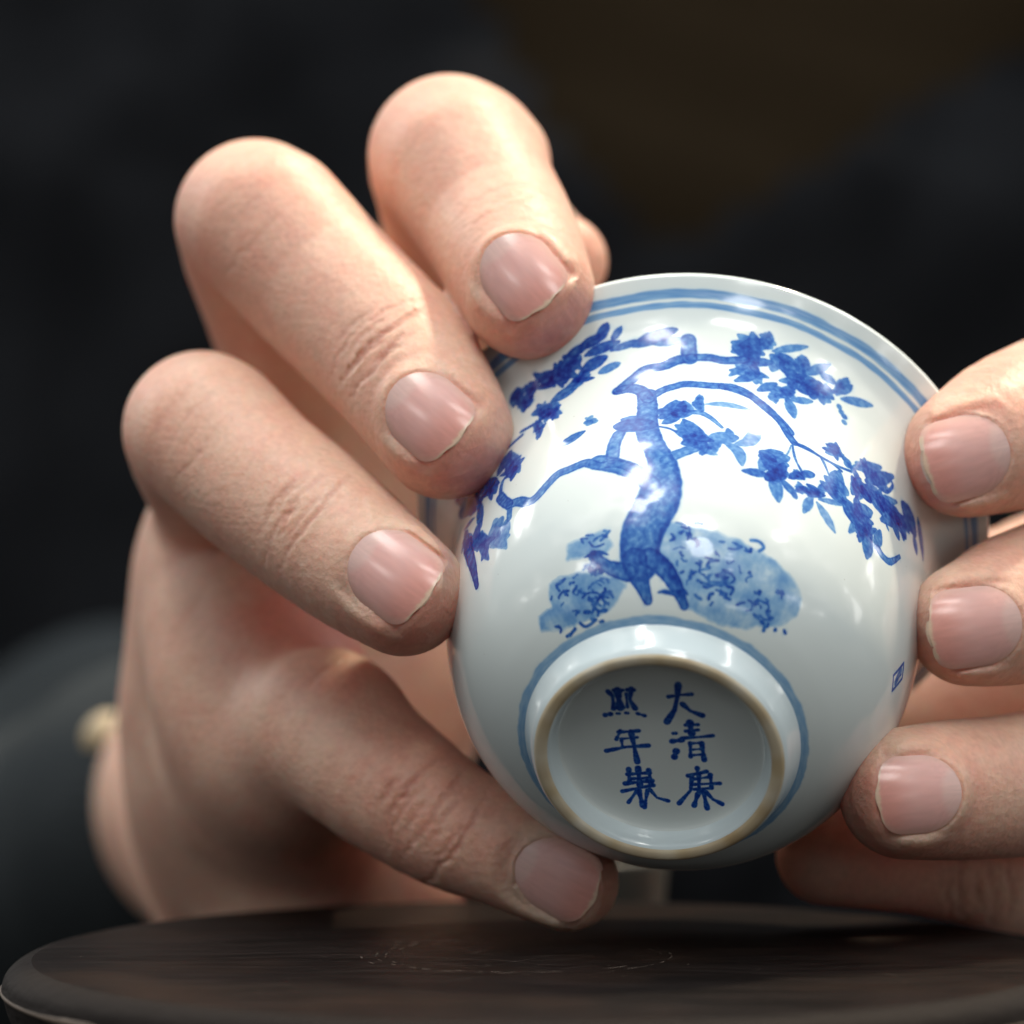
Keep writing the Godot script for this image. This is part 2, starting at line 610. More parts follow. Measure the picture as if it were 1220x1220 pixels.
	brush("800 409 804 368", 6.3, 1.22, 1)
	brush("885 342 884 355", 5.0, 0.71, 1)
	brush("882 352 887 363", 4.6, 0.67, 1)
	brush("882 343 886 354", 3.4, 0.66, 1)
	brush("880 355 889 342", 3.6, 0.79, 1)
	brush("878 363 890 349", 3.4, 0.78, 1)
	brush("878 353 890 345", 4.8, 0.90, 1)
	brush("887 348 897 345", 4.3, 0.75, 1)
	brush("886 353 890 347", 2.3, 1.32, 1)
	brush("881 349 894 351", 5.5, 0.79, 1)
	brush("841 317 879 330", 8.4, 1.12, 1)
	brush("809 409 788 409 767 414", 2.9, 1.84, 0)
	brush("769 403 754 402 740 400", 3.1, 1.84, 0)
	brush("939 490 991 511", 10.6, 1.36, 1)
	brush("908 490 949 497", 6.2, 1.28, 1)
	brush("959 492 1006 492", 8.2, 1.12, 1)
	brush("951 499 983 498", 8.8, 1.20, 1)
	brush("1008 494 1010 477 1013 460", 10.0, 1.32, 0)
	brush("1015 462 997 457 978 446 956 442 941 427 925 409", 8.2, 1.49, 0)
	brush("1013 463 1028 464 1040 465 1056 463 1071 467 1084 472", 6.4, 1.49, 0)
	brush("922 406 938 406 954 396 966 375", 9.2, 1.49, 0)
	brush("969 381 984 395 1000 403 1013 408 1045 409 1076 413 1099 405 1122 389 1146 372 1162 357", 6.4, 1.44, 0)
	brush("1061 410 1079 409 1103 402 1128 387 1148 368 1161 349 1170 339", 5.9, 1.49, 0)
	brush("926 323 981 314", 13.9, 1.44, 1)
	brush("934 336 974 321", 9.9, 1.20, 1)
	brush("932 304 927 281 927 251", 8.8, 1.15, 0)
	brush("979 313 999 307 1011 299", 1.6, 1.72, 0)
	brush("1001 241 1017 253 1033 264 1047 277", 8.1, 1.09, 0)
	brush("1005 332 1015 369", 8.2, 0.99, 1)
	brush("990 350 1013 357", 9.7, 1.24, 1)
	brush("1009 331 1013 368", 7.9, 1.39, 1)
	brush("999 335 1028 347", 9.9, 1.09, 1)
	brush("991 318 1011 333", 6.8, 1.26, 1)
	brush("978 345 1009 346", 8.5, 1.27, 1)
	brush("988 329 1003 370", 8.2, 1.21, 1)
	brush("1003 341 1006 337", 4.7, 1.92, 1)
	brush("986 332 1021 347", 11.3, 1.15, 1)
	brush("1012 354 1025 345", 5.2, 0.90, 1)
	brush("1006 369 1018 359", 3.6, 0.94, 1)
	brush("1015 363 1028 348", 5.2, 0.91, 1)
	brush("1014 356 1024 344", 3.8, 0.85, 1)
	brush("1009 355 1025 343", 4.0, 1.10, 1)
	brush("1008 365 1016 343", 5.4, 1.05, 1)
	brush("1013 370 1027 352", 3.8, 1.00, 1)
	brush("1015 359 1018 356", 2.5, 1.44, 1)
	brush("1006 366 1025 349", 6.2, 0.86, 1)
	brush("1035 366 1040 347", 4.3, 0.91, 1)
	brush("1036 384 1032 364", 5.2, 1.03, 1)
	brush("1038 381 1026 364", 3.9, 0.83, 1)
	brush("1026 368 1038 355", 4.6, 1.10, 1)
	brush("1030 364 1041 350", 4.9, 0.98, 1)
	brush("1033 386 1034 362", 4.6, 0.92, 1)
	brush("1031 383 1039 364", 4.1, 0.83, 1)
	brush("1035 367 1038 364", 2.3, 1.56, 1)
	brush("1030 380 1041 350", 5.5, 0.94, 1)
	brush("1022 292 1042 269", 6.9, 1.42, 1)
	brush("1019 326 1046 292", 7.5, 1.14, 1)
	brush("1018 327 1029 281", 7.3, 0.98, 1)
	brush("1027 291 1061 288", 7.4, 1.37, 1)
	brush("1038 312 1050 265", 8.3, 1.20, 1)
	brush("1022 275 1047 286", 8.2, 1.35, 1)
	brush("1009 314 1038 294", 7.5, 1.02, 1)
	brush("1032 296 1035 292", 4.8, 1.92, 1)
	brush("1012 300 1054 290", 11.5, 1.15, 1)
	brush("1067 266 1059 294", 6.1, 0.81, 1)
	brush("1061 260 1067 281", 4.8, 0.85, 1)
	brush("1050 256 1053 282", 5.4, 1.09, 1)
	brush("1051 265 1070 261", 4.4, 0.76, 1)
	brush("1055 273 1072 285", 6.2, 0.89, 1)
	brush("1044 265 1062 264", 4.7, 0.98, 1)
	brush("1057 270 1072 285", 5.9, 1.00, 1)
	brush("1057 273 1060 270", 3.2, 1.44, 1)
	brush("1048 258 1068 286", 8.0, 0.86, 1)
	brush("1056 291 1092 306", 11.7, 0.88, 1)
	brush("1078 320 1086 300", 5.1, 1.04, 1)
	brush("1044 367 1070 373 1102 374", 5.2, 0.64, 1)
	brush("1024 346 1040 345 1053 337 1070 320", 5.1, 1.15, 2)
	brush("1093 291 1110 306 1118 341", 9.0, 0.80, 1)
	brush("1078 288 1097 278 1106 253", 7.8, 0.88, 1)
	brush("1086 519 1099 481", 8.4, 1.35, 1)
	brush("1066 481 1087 495", 7.0, 0.93, 1)
	brush("1072 482 1100 482", 8.2, 1.12, 1)
	brush("1070 511 1098 496", 8.0, 0.91, 1)
	brush("1066 491 1089 481", 8.2, 1.37, 1)
	brush("1074 493 1103 512", 8.3, 1.36, 1)
	brush("1067 490 1090 481", 9.0, 0.93, 1)
	brush("1084 494 1087 492", 4.0, 1.80, 1)
	brush("1065 497 1105 489", 10.1, 1.08, 1)
	brush("1102 519 1099 503", 4.4, 0.93, 1)
	brush("1106 527 1111 508", 4.9, 1.08, 1)
	brush("1111 514 1103 496", 4.0, 1.11, 1)
	brush("1104 516 1117 510", 4.3, 0.93, 1)
	brush("1102 509 1114 503", 5.2, 0.94, 1)
	brush("1108 511 1099 500", 5.6, 1.19, 1)
	brush("1096 519 1109 517", 4.7, 1.11, 1)
	brush("1104 513 1107 511", 2.6, 1.56, 1)
	brush("1102 524 1109 500", 6.1, 0.94, 1)
	brush("1079 466 1120 480", 7.4, 1.28, 1)
	brush("1097 466 1104 433", 7.9, 0.84, 1)
	brush("1083 454 1118 451", 6.0, 0.93, 1)
	brush("1068 436 1092 470", 5.5, 1.05, 1)
	brush("1088 473 1110 436", 7.2, 0.90, 1)
	brush("1073 467 1092 444", 6.7, 0.84, 1)
	brush("1087 442 1113 453", 6.6, 0.96, 1)
	brush("1077 428 1104 450", 7.1, 1.21, 1)
	brush("1088 450 1091 447", 3.5, 1.68, 1)
	brush("1068 447 1111 452", 8.2, 1.01, 1)
	brush("1130 485 1149 483", 8.3, 1.02, 1)
	brush("1129 484 1146 469", 6.8, 1.14, 1)
	brush("1121 497 1145 490", 6.5, 1.24, 1)
	brush("1124 494 1121 466", 7.5, 0.96, 1)
	brush("1124 495 1147 491", 7.3, 1.25, 1)
	brush("1119 488 1138 499", 5.8, 1.11, 1)
	brush("1129 478 1150 492", 6.9, 0.85, 1)
	brush("1130 484 1133 483", 4.1, 1.68, 1)
	brush("1116 491 1146 476", 10.0, 1.01, 1)
	brush("1116 499 1156 526", 5.4, 0.88, 1)
	brush("1153 509 1156 491", 5.5, 1.12, 1)
	brush("1149 496 1160 479", 5.3, 0.89, 1)
	brush("1149 504 1161 497", 4.8, 1.05, 1)
	brush("1158 509 1163 490", 4.6, 1.17, 1)
	brush("1148 491 1164 483", 5.8, 1.27, 1)
	brush("1156 509 1165 490", 5.6, 1.05, 1)
	brush("1154 481 1165 494", 4.2, 1.09, 1)
	brush("1156 495 1158 493", 2.7, 1.68, 1)
	brush("1147 499 1166 488", 6.5, 1.01, 1)
	brush("1164 482 1190 516", 6.8, 1.04, 1)
	brush("1153 473 1173 464", 6.6, 1.25, 1)
	brush("1147 489 1149 450", 6.8, 1.10, 1)
	brush("1134 453 1163 467", 6.0, 1.12, 1)
	brush("1152 467 1177 467", 6.2, 1.35, 1)
	brush("1146 464 1166 481", 5.4, 1.34, 1)
	brush("1142 480 1156 461", 7.0, 1.21, 1)
	brush("1151 442 1152 471", 6.9, 1.36, 1)
	brush("1155 465 1158 464", 3.3, 1.92, 1)
	brush("1139 470 1173 459", 7.6, 1.15, 1)
	brush("1176 478 1184 451", 6.1, 1.23, 1)
	brush("1158 453 1181 457", 7.2, 1.46, 1)
	brush("1168 479 1185 470", 7.2, 1.32, 1)
	brush("1169 463 1191 465", 5.8, 1.18, 1)
	brush("1168 465 1190 478", 8.4, 1.45, 1)
	brush("1178 475 1182 448", 8.9, 1.37, 1)
	brush("1156 455 1180 455", 5.9, 1.05, 1)
	brush("1170 466 1173 464", 4.0, 1.92, 1)
	brush("1156 470 1187 461", 9.3, 1.15, 1)
	brush("1183 495 1205 493", 6.2, 1.12, 1)
	brush("1194 483 1201 466", 6.7, 1.16, 1)
	brush("1191 467 1208 480", 4.8, 1.15, 1)
	brush("1185 480 1192 457", 6.4, 0.86, 1)
	brush("1188 460 1207 459", 6.6, 0.87, 1)
	brush("1181 468 1195 466", 4.9, 0.92, 1)
	brush("1188 467 1199 448", 6.2, 1.15, 1)
	brush("1194 470 1210 467", 5.4, 1.20, 1)
	brush("1193 467 1197 466", 3.1, 1.68, 1)
	brush("1183 465 1207 468", 7.5, 1.01, 1)
	brush("1208 479 1214 498", 4.1, 1.05, 1)
	brush("1213 488 1218 512", 5.4, 1.00, 1)
	brush("1210 481 1212 501", 4.4, 1.01, 1)
	brush("1217 483 1227 506", 5.4, 1.14, 1)
	brush("1207 477 1218 493", 5.3, 1.01, 1)
	brush("1210 495 1223 507", 3.9, 1.04, 1)
	brush("1213 479 1210 503", 5.4, 0.96, 1)
	brush("1215 493 1219 493", 2.8, 1.68, 1)
	brush("1212 477 1221 509", 6.2, 1.01, 1)
	brush("1220 475 1263 500", 6.4, 0.96, 1)
	brush("1109 420 1130 445", 7.0, 1.20, 1)
	brush("1125 433 1143 439", 5.6, 1.12, 1)
	brush("1138 436 1154 449", 5.3, 1.22, 1)
	brush("1140 423 1155 442", 6.4, 1.18, 1)
	brush("1148 417 1149 449", 4.1, 0.87, 1)
	brush("1134 418 1151 436", 4.3, 0.90, 1)
	brush("1137 437 1160 431", 6.0, 1.08, 1)
	brush("1141 427 1157 444", 4.3, 1.18, 1)
	brush("1140 436 1143 434", 2.9, 1.68, 1)
	brush("1126 427 1156 442", 6.7, 1.01, 1)
	brush("1125 411 1131 423", 4.3, 1.05, 1)
	brush("1134 413 1136 431", 4.5, 0.90, 1)
	brush("1124 420 1136 426", 3.4, 0.79, 1)
	brush("1127 409 1129 427", 3.7, 0.78, 1)
	brush("1135 405 1129 419", 3.2, 0.79, 1)
	brush("1127 409 1136 414", 3.7, 0.80, 1)
	brush("1135 408 1134 422", 3.3, 1.04, 1)
	brush("1131 420 1134 418", 2.1, 1.44, 1)
	brush("1127 409 1136 427", 5.1, 0.86, 1)
	brush("1150 425 1163 392", 7.9, 1.04, 1)
	brush("1155 425 1183 442", 6.0, 0.96, 1)
	brush("1080 495 1100 470", 8.9, 1.52, 1)
	brush("1087 475 1105 451", 5.9, 1.52, 1)
	brush("1220 463 1222 458", 4.1, 1.04, 1)
	brush("1225 455 1227 453", 4.1, 1.04, 1)
	brush("1230 450 1234 450", 4.6, 1.04, 1)
	brush("1232 440 1237 440", 4.0, 1.04, 1)
	brush("1170 339 1190 342 1211 340 1239 345 1262 356", 2.1, 1.72, 0)
	brush("1168 336 1175 308 1190 288", 1.4, 1.49, 0)
	brush("1167 330 1164 309 1158 293", 1.1, 0.92, 0)
	brush("1212 338 1220 327 1230 314", 1.3, 1.49, 0)
	brush("1218 374 1236 385", 5.0, 1.50, 1)
	brush("1218 356 1234 370", 4.9, 1.07, 1)
	brush("1230 390 1235 370", 4.8, 1.54, 1)
	brush("1228 373 1237 357", 5.0, 1.45, 1)
	brush("1225 382 1241 377", 5.4, 1.09, 1)
	brush("1227 365 1245 377", 5.1, 1.34, 1)
	brush("1212 361 1234 371", 4.4, 1.54, 1)
	brush("1228 372 1231 372", 2.8, 2.04, 1)
	brush("1217 374 1242 370", 6.6, 1.22, 1)
	brush("1269 381 1308 414", 7.1, 1.06, 1)
	brush("1279 404 1290 372", 7.3, 1.20, 1)
	brush("1289 379 1331 396", 10.4, 0.92, 1)
	brush("1264 368 1309 420", 8.4, 1.00, 1)
	brush("1268 381 1301 392", 10.0, 1.00, 1)
	brush("1290 364 1334 430", 10.0, 1.32, 1)
	brush("1297 395 1326 388", 10.8, 1.16, 1)
	brush("1296 389 1300 390", 4.9, 1.80, 1)
	brush("1275 395 1321 386", 12.1, 1.08, 1)
	brush("1283 331 1311 371", 9.6, 1.23, 1)
	brush("1279 358 1271 314", 8.6, 1.17, 1)
	brush("1286 350 1280 310", 7.1, 1.09, 1)
	brush("1280 341 1304 334", 9.7, 1.65, 1)
	brush("1272 348 1279 316", 7.7, 1.57, 1)
	brush("1266 348 1284 324", 7.7, 1.28, 1)
	brush("1274 326 1308 347", 9.1, 1.24, 1)
	brush("1284 343 1287 344", 4.6, 2.16, 1)
	brush("1267 343 1304 345", 11.4, 1.30, 1)
	brush("1244 336 1248 286", 9.6, 1.06, 1)
	brush("1239 331 1239 287", 9.6, 1.05, 1)
	brush("1240 314 1263 305", 9.9, 1.08, 1)
	brush("1219 275 1248 307", 7.9, 1.26, 1)
	brush("1220 291 1251 284", 7.9, 1.16, 1)
	brush("1229 286 1259 282", 8.6, 1.35, 1)
	brush("1242 296 1259 279", 7.9, 1.21, 1)
	brush("1242 297 1246 297", 4.6, 1.80, 1)
	brush("1225 306 1263 290", 11.1, 1.08, 1)
	brush("1318 356 1366 374", 12.4, 1.43, 1)
	brush("1298 345 1330 337", 8.6, 1.10, 1)
	brush("1324 359 1362 367", 11.3, 1.17, 1)
	brush("1318 377 1324 336", 8.5, 1.23, 1)
	brush("1300 331 1353 395", 8.9, 1.00, 1)
	brush("1324 368 1362 358", 12.2, 1.16, 1)
	brush("1303 356 1339 357", 10.2, 1.38, 1)
	brush("1327 346 1330 347", 5.8, 1.92, 1)
	brush("1305 350 1353 345", 13.9, 1.15, 1)
	brush("1355 370 1399 392", 8.6, 1.50, 1)
	brush("1367 370 1391 361", 9.3, 1.33, 1)
	brush("1351 355 1375 336", 8.7, 1.33, 1)
	brush("1331 323 1375 377", 10.0, 1.25, 1)
	brush("1352 378 1372 369", 10.3, 1.43, 1)
	brush("1339 362 1370 361", 8.6, 1.38, 1)
	brush("1362 377 1397 381", 7.1, 1.26, 1)
	brush("1364 361 1368 364", 4.9, 2.16, 1)
	brush("1345 364 1388 363", 11.8, 1.30, 1)
	brush("1380 369 1386 349", 6.3, 1.44, 1)
	brush("1367 408 1412 400", 16.1, 1.44, 1)
	brush("1407 430 1452 397", 8.1, 1.44, 1)
	brush("1410 392 1429 377", 7.4, 1.44, 1)
	brush("1340 329 1351 322", 2.4, 1.12, 1)
	brush("1178 279 1190 281", 4.0, 1.33, 1)
	brush("1182 286 1190 275", 3.9, 1.31, 1)
	brush("1175 271 1190 286", 3.7, 1.29, 1)
	brush("1178 283 1191 278", 4.1, 1.13, 1)
	brush("1174 263 1183 279", 4.7, 1.51, 1)
	brush("1185 281 1195 275", 3.9, 1.61, 1)
	brush("1173 262 1186 275", 3.6, 1.43, 1)
	brush("1183 275 1186 274", 2.3, 2.16, 1)
	brush("1174 268 1195 280", 5.6, 1.30, 1)
	brush("1190 282 1207 297", 6.4, 1.44, 1)
	brush("1196 255 1209 256", 4.6, 1.36, 1)
	brush("1187 246 1196 261", 3.7, 1.53, 1)
	brush("1185 253 1199 255", 3.5, 1.38, 1)
	brush("1187 258 1197 247", 3.9, 1.12, 1)
	brush("1195 259 1209 258", 4.7, 1.56, 1)
	brush("1186 245 1200 254", 3.4, 1.25, 1)
	brush("1188 264 1198 252", 4.5, 1.02, 1)
	brush("1196 255 1199 254", 2.1, 2.04, 1)
	brush("1187 253 1207 257", 5.1, 1.22, 1)
	brush("1211 260 1230 270", 4.7, 1.35, 1)
	brush("1212 262 1225 261", 4.8, 1.46, 1)
	brush("1201 270 1217 259", 4.2, 1.27, 1)
	brush("1206 250 1222 269", 5.2, 1.64, 1)
	brush("1200 268 1220 272", 3.9, 1.38, 1)
	brush("1202 256 1219 265", 4.0, 1.63, 1)
	brush("1214 259 1228 274", 4.4, 1.30, 1)
	brush("1214 267 1217 267", 2.6, 2.16, 1)
	brush("1205 270 1225 263", 6.0, 1.30, 1)
	brush("1212 253 1207 218", 6.4, 0.96, 1)
	brush("1222 248 1261 222", 6.9, 0.72, 1)
	brush("1223 255 1264 281", 4.3, 0.96, 1)
	brush("1262 286 1287 265", 10.9, 1.35, 1)
	brush("1277 282 1310 317", 11.5, 1.16, 1)
	brush("1283 276 1317 299", 8.4, 1.33, 1)
	brush("1280 315 1292 280", 8.3, 1.43, 1)
	brush("1260 290 1291 281", 10.5, 1.04, 1)
	brush("1298 303 1283 242", 7.5, 0.99, 1)
	brush("1269 269 1301 269", 7.7, 1.35, 1)
	brush("1285 283 1289 284", 5.2, 1.92, 1)
	brush("1265 285 1309 284", 12.6, 1.15, 1)
	brush("1294 253 1316 292", 6.0, 1.46, 1)
	brush("1305 258 1326 296", 5.0, 1.39, 1)
	brush("1291 259 1315 278", 7.1, 1.48, 1)
	brush("1303 274 1303 243", 6.0, 1.51, 1)
	brush("1308 281 1323 269", 6.1, 1.28, 1)
	brush("1305 281 1298 247", 5.2, 1.65, 1)
	brush("1302 283 1314 265", 5.5, 1.10, 1)
	brush("1308 266 1311 267", 3.2, 2.16, 1)
	brush("1296 268 1323 265", 8.0, 1.30, 1)
	brush("1312 275 1325 233", 10.7, 1.20, 1)
	brush("1335 302 1333 262", 8.2, 1.04, 1)
	brush("1182 242 1191 233", 3.9, 1.04, 1)
	brush("1169 336 1193 339 1214 340 1229 342 1247 341", 2.0, 1.72, 0)
	brush("1320 417 1331 418 1338 412 1330 388 1316 380", 2.6, 1.72, 0)
	brush("1214 338 1221 329 1228 316", 1.3, 1.49, 0)
	brush("1170 325 1180 300 1189 286", 1.2, 1.49, 0)
	brush("1340 267 1351 266 1366 272 1376 287 1387 311", 6.3, 1.38, 2)
	brush("1246 371 1252 370", 5.2, 1.12, 1)
	brush("1252 371 1257 370", 5.4, 1.12, 1)
	brush("1257 366 1262 364", 5.4, 1.12, 1)
	brush("1262 364 1268 363", 5.4, 1.12, 1)
	brush("1267 360 1273 359", 5.4, 1.12, 1)
	brush("1271 356 1277 354", 5.6, 1.12, 1)
	brush("1251 364 1256 362", 5.4, 1.12, 1)
	brush("1133 254 1142 303", 8.9, 0.96, 1)
	brush("1136 264 1166 282", 8.7, 1.06, 1)
	brush("1137 269 1166 278", 6.7, 0.92, 1)
	brush("1132 281 1156 261", 9.3, 1.33, 1)
	brush("1128 281 1156 306", 8.9, 1.08, 1)
	brush("1128 291 1148 284", 9.4, 1.31, 1)
	brush("1143 284 1167 303", 8.2, 1.04, 1)
	brush("1146 285 1149 283", 4.4, 1.80, 1)
	brush("1128 282 1167 286", 10.8, 1.08, 1)
	brush("1145 258 1157 248", 6.5, 1.45, 1)
	brush("1153 265 1167 268", 9.4, 1.15, 1)
	brush("1143 242 1156 264", 7.6, 1.72, 1)
	brush("1155 268 1152 240", 8.7, 1.20, 1)
	brush("1143 270 1158 276", 6.6, 1.19, 1)
	brush("1151 255 1167 266", 8.5, 1.69, 1)
	brush("1158 256 1162 286", 7.1, 1.64, 1)
	brush("1151 265 1155 264", 4.3, 2.28, 1)
	brush("1143 274 1163 255", 9.9, 1.37, 1)
	brush("1109 243 1144 251", 6.7, 1.36, 1)
	brush("1151 255 1167 214", 9.0, 0.96, 1)
	brush("1163 253 1191 236", 6.2, 1.20, 1)
	brush("1145 270 1155 258", 7.5, 1.60, 1)
	brush("905 253 916 247 945 231 969 214 986 196", 12.7, 1.15, 0)
	brush("946 96 974 84 1001 88", 7.7, 1.28, 1)
	brush("963 87 969 65 986 31", 14.5, 1.44, 2)
	brush("989 87 1016 72 1038 52 1061 27", 12.8, 1.44, 2)
	brush("1008 42 1035 42 1055 47 1064 42", 3.0, 1.44, 1)
	brush("951 69 925 77 909 86 894 103", 11.6, 1.38, 2)
	brush("878 102 903 103 919 97", 2.9, 1.60, 1)
	brush("885 103 899 83 909 75", 3.2, 1.52, 1)
	brush("1006 41 1023 43 1038 38", 2.3, 1.60, 1)
	brush("962 387 967 348 969 314 978 281 990 254 999 229 1001 202 998 172 988 147 978 125 973 104 973 84", 29.0, 1.26, 3)
	wash("855 129 873 132 899 132 915 135 924 124 932 110 912 101 885 103 848 108", 0.44)
	wash("805 90 835 90 870 85 897 76 928 66 949 54 932 42 917 31 889 23 836 23 785 28 747 42 760 61 794 59 798 75", 0.48)
	wash("1008 139 1036 137 1072 135 1111 134 1157 130 1197 125 1232 118 1259 105 1271 83 1260 59 1229 43 1200 28 1142 16 1099 22 1059 28 1040 52 1015 74 1001 93 1002 115", 0.43)
	scribbles("1035 130 1045 115 1062 131 1113 120 1143 127 1119 102 1077 86 1097 81 1111 77 1166 93 1069 58 1121 55 1097 72 1130 80 1036 97 1048 79 1109 41 1149 67 1209 65 1190 71 1209 81 1167 50 1229 61 1218 45 1252 47 1028 116 1089 68 1129 67")
	scribbles("840 72 859 63 809 61 825 42 884 49 910 42 863 38 880 28 857 23 790 30 902 123 880 125 914 124 889 78 902 72 892 56 830 79 902 42")
	brush("1493 177 1498 215", 1.7, 2.0, 0)
	brush("1498 215 1518 206", 1.7, 2.0, 0)
	brush("1518 206 1515 171", 1.7, 2.0, 0)
	brush("1515 171 1493 177", 1.7, 2.0, 0)
	brush("1509 183 1500 202", 2.8, 1.3, 0)
	brush("1506 181 1509 203", 1.1, 1.8, 0)
	brush("1508 183 1502 202", 5.0, 0.8, 0)

var mark_image: Image
func ink_mark(t: String, half: float) -> void:
	var f := numbers(t)
	var c := Curve2D.new()
	for i in range(0, f.size(), 2):
		c.add_point(Vector2(f[i], f[i + 1]))
	c.bake_interval = 1.0
	var line := c.get_baked_points()
	var n := line.size()
	for i in n:
		var r := half * (0.86 + 0.22 * cos(TAU * i / maxf(1, n - 1))) * (1.0 + 0.18 * noise.get_noise_2d(line[i].x * 0.2, line[i].y * 0.2))
		for y in range(int(line[i].y - r - 2), int(line[i].y + r + 3)):
			for x in range(int(line[i].x - r - 2), int(line[i].x + r + 3)):
				var a := 1.0 - smoothstep(r - 1.6, r + 1.6, Vector2(x, y).distance_to(line[i]))
				if a > 0.0:
					var old := mark_image.get_pixel(x, y).r
					mark_image.set_pixel(x, y, Color(maxf(old, a), 0, 0))

func reign_mark() -> Image:
	mark_image = Image.create_empty(512, 512, false, Image.FORMAT_RF)
	ink_mark("269 391 300 399 323 403", 4.7)
	ink_mark("291 428 290 394 284 355 267 320", 7.4)
	ink_mark("301 374 321 355 349 345", 6.2)
	ink_mark("282 288 288 289", 4.1)
	ink_mark("279 265 303 271", 6.6)
	ink_mark("286 221 290 238", 7.4)
	ink_mark("320 322 325 292", 8.9)
	ink_mark("310 314 339 318", 4.1)
	ink_mark("311 297 340 303", 4.1)
	ink_mark("302 276 343 283 375 290", 4.7)
	ink_mark("322 264 324 225", 4.9)
	ink_mark("349 266 356 219", 6.2)
	ink_mark("323 263 349 267", 4.1)
	ink_mark("323 245 351 250", 3.5)
	ink_mark("324 229 353 234", 4.1)
	ink_mark("340 194 342 177", 5.9)
	ink_mark("319 170 362 186", 5.0)
	ink_mark("328 168 326 129 299 88", 5.3)
	ink_mark("334 162 370 171", 4.1)
	ink_mark("331 146 394 155", 4.4)
	ink_mark("334 132 375 140", 4.1)
	ink_mark("371 177 375 140", 5.3)
	ink_mark("343 119 335 86", 6.2)
	ink_mark("361 128 379 108 401 98", 5.3)
	ink_mark("344 173 346 123", 5.3)
	ink_mark("355 133 361 103 366 82", 6.2)
	ink_mark("128 394 139 381 142 346", 5.6)
	ink_mark("150 398 157 351", 9.1)
	ink_mark("141 399 162 400", 4.1)
	ink_mark("173 402 188 403", 4.7)
	ink_mark("182 406 179 374 192 351", 6.2)
	ink_mark("170 391 174 353", 3.8)
	ink_mark("139 345 165 351", 4.1)
	ink_mark("122 326 135 330", 5.6)
	ink_mark("150 333 155 333", 3.5)
	ink_mark("170 336 175 336", 3.5)
	ink_mark("197 337 215 332", 4.4)
	ink_mark("154 280 201 288", 4.7)
	ink_mark("158 284 149 259", 4.4)
	ink_mark("160 261 198 269", 3.5)
	ink_mark("126 224 172 239 224 248", 5.3)
	ink_mark("183 283 190 248 199 199", 6.8)
	ink_mark("161 256 164 238", 3.8)
	ink_mark("179 176 182 137", 5.9)
	ink_mark("201 181 206 132", 7.7)
	ink_mark("226 177 232 141", 6.2)
	ink_mark("176 161 229 170", 5.0)
	ink_mark("171 134 235 148", 5.6)
	ink_mark("185 149 229 155", 4.7)
	ink_mark("165 111 200 123 238 135", 4.9)
	ink_mark("200 117 180 81", 4.9)
	ink_mark("203 117 214 75", 6.8)
	ink_mark("224 119 218 70", 5.0)
	ink_mark("229 123 247 100 274 93", 4.4)
	var out := Image.create_empty(512, 512, false, Image.FORMAT_RGB8)
	for y in 512:
		for x in 512:
			var a := mark_image.get_pixel(x, y).r
			out.set_pixel(x, y, glaze_color(a * (1.95 + 0.8 * noise.get_noise_2d(x * 0.08, y * 0.08))).linear_to_srgb())
	return out

func build_cup() -> void:
	var root: Node3D = put(Node3D.new(), "teacup")
	tag(root, "blue and white porcelain teacup painted with a tree, held tilted with its foot showing", "teacup")
	root.transform = Transform3D(Basis(Vector3(0.9918, -0.0659, 0.1093), Vector3(0.1277, 0.5119, -0.8495), Vector3(0.0000, 0.8565, 0.5162)), Vector3(13.05, 25.60, 14.25) * MM)
	var outer := curve("16.2 4.1  17.9 5.0  20.0 6.5  22.5 9.0  24.6 12.0  26.4 16.0  28.0 22.0  28.7 28.0  29.1 34.0  29.9 40.0  31.6 45.0  33.6 48.5  35.6 50.9", 0.25)
	for p in outer:
		outline_r.append(p.x)
	var glaze := StandardMaterial3D.new()
	glaze.albedo_texture = ImageTexture.create_from_image(painting())
	glaze.roughness = 0.07
	glaze.metallic_specular = 0.55
	glaze.texture_repeat = false
	put(turned(outer, glaze, 256, 11.2 / TH), "bowl", root)
	var white := plain(glaze_color(0.0), 0.07)
	white.metallic_specular = 0.55
	var cool := plain(glaze_color(0.05), 0.07)
	cool.metallic_specular = 0.55
	# the lip, turned over, and the inside
	put(turned(curve("35.6 50.9 35.75 51.3 35.5 51.65 35.1 51.6 33.2 49.2 30.6 45.3 28.4 40 27.4 34 27 28 26.2 22 24.6 16.5 22.4 12.8 19 9.8 14 7.6 7 6.8 0 6.6", 0.5), white, 200), "inside", root)
	put(turned(curve("14.65 0.35 14.82 0.6 15.05 1.0 15.45 2.2 15.85 3.3 16.2 4.1", 0.3), cool, 160), "foot_ring", root)
	put(turned(curve("12.1 2.6 12.35 1.6 12.7 0.8 12.9 0.48 13.1 0.3", 0.3), cool, 160), "foot_inner_wall", root)
	# the bare clay of the foot's rim, stained by the kiln
	var clay := plain(Color(0.60, 0.47, 0.29), 0.75)
	clay.albedo_texture = stain()
	clay.albedo_color = Color.WHITE
	put(turned(curve("13.1 0.3 13.35 0.08 13.7 0 14.1 0 14.4 0.08 14.65 0.35", 0.2), clay, 160), "foot_rim", root)
	var mark := StandardMaterial3D.new()
	mark.albedo_texture = ImageTexture.create_from_image(reign_mark())
	mark.roughness = 0.09
	mark.metallic_specular = 0.55
	mark.texture_repeat = false
	put(turned(curve("0 3.3 6 3.3 9.5 3.25 11 3.1 11.8 2.85 12.1 2.6", 0.3), mark, 160, 0.0, 20.0 / 512.0), "marked_base", root)

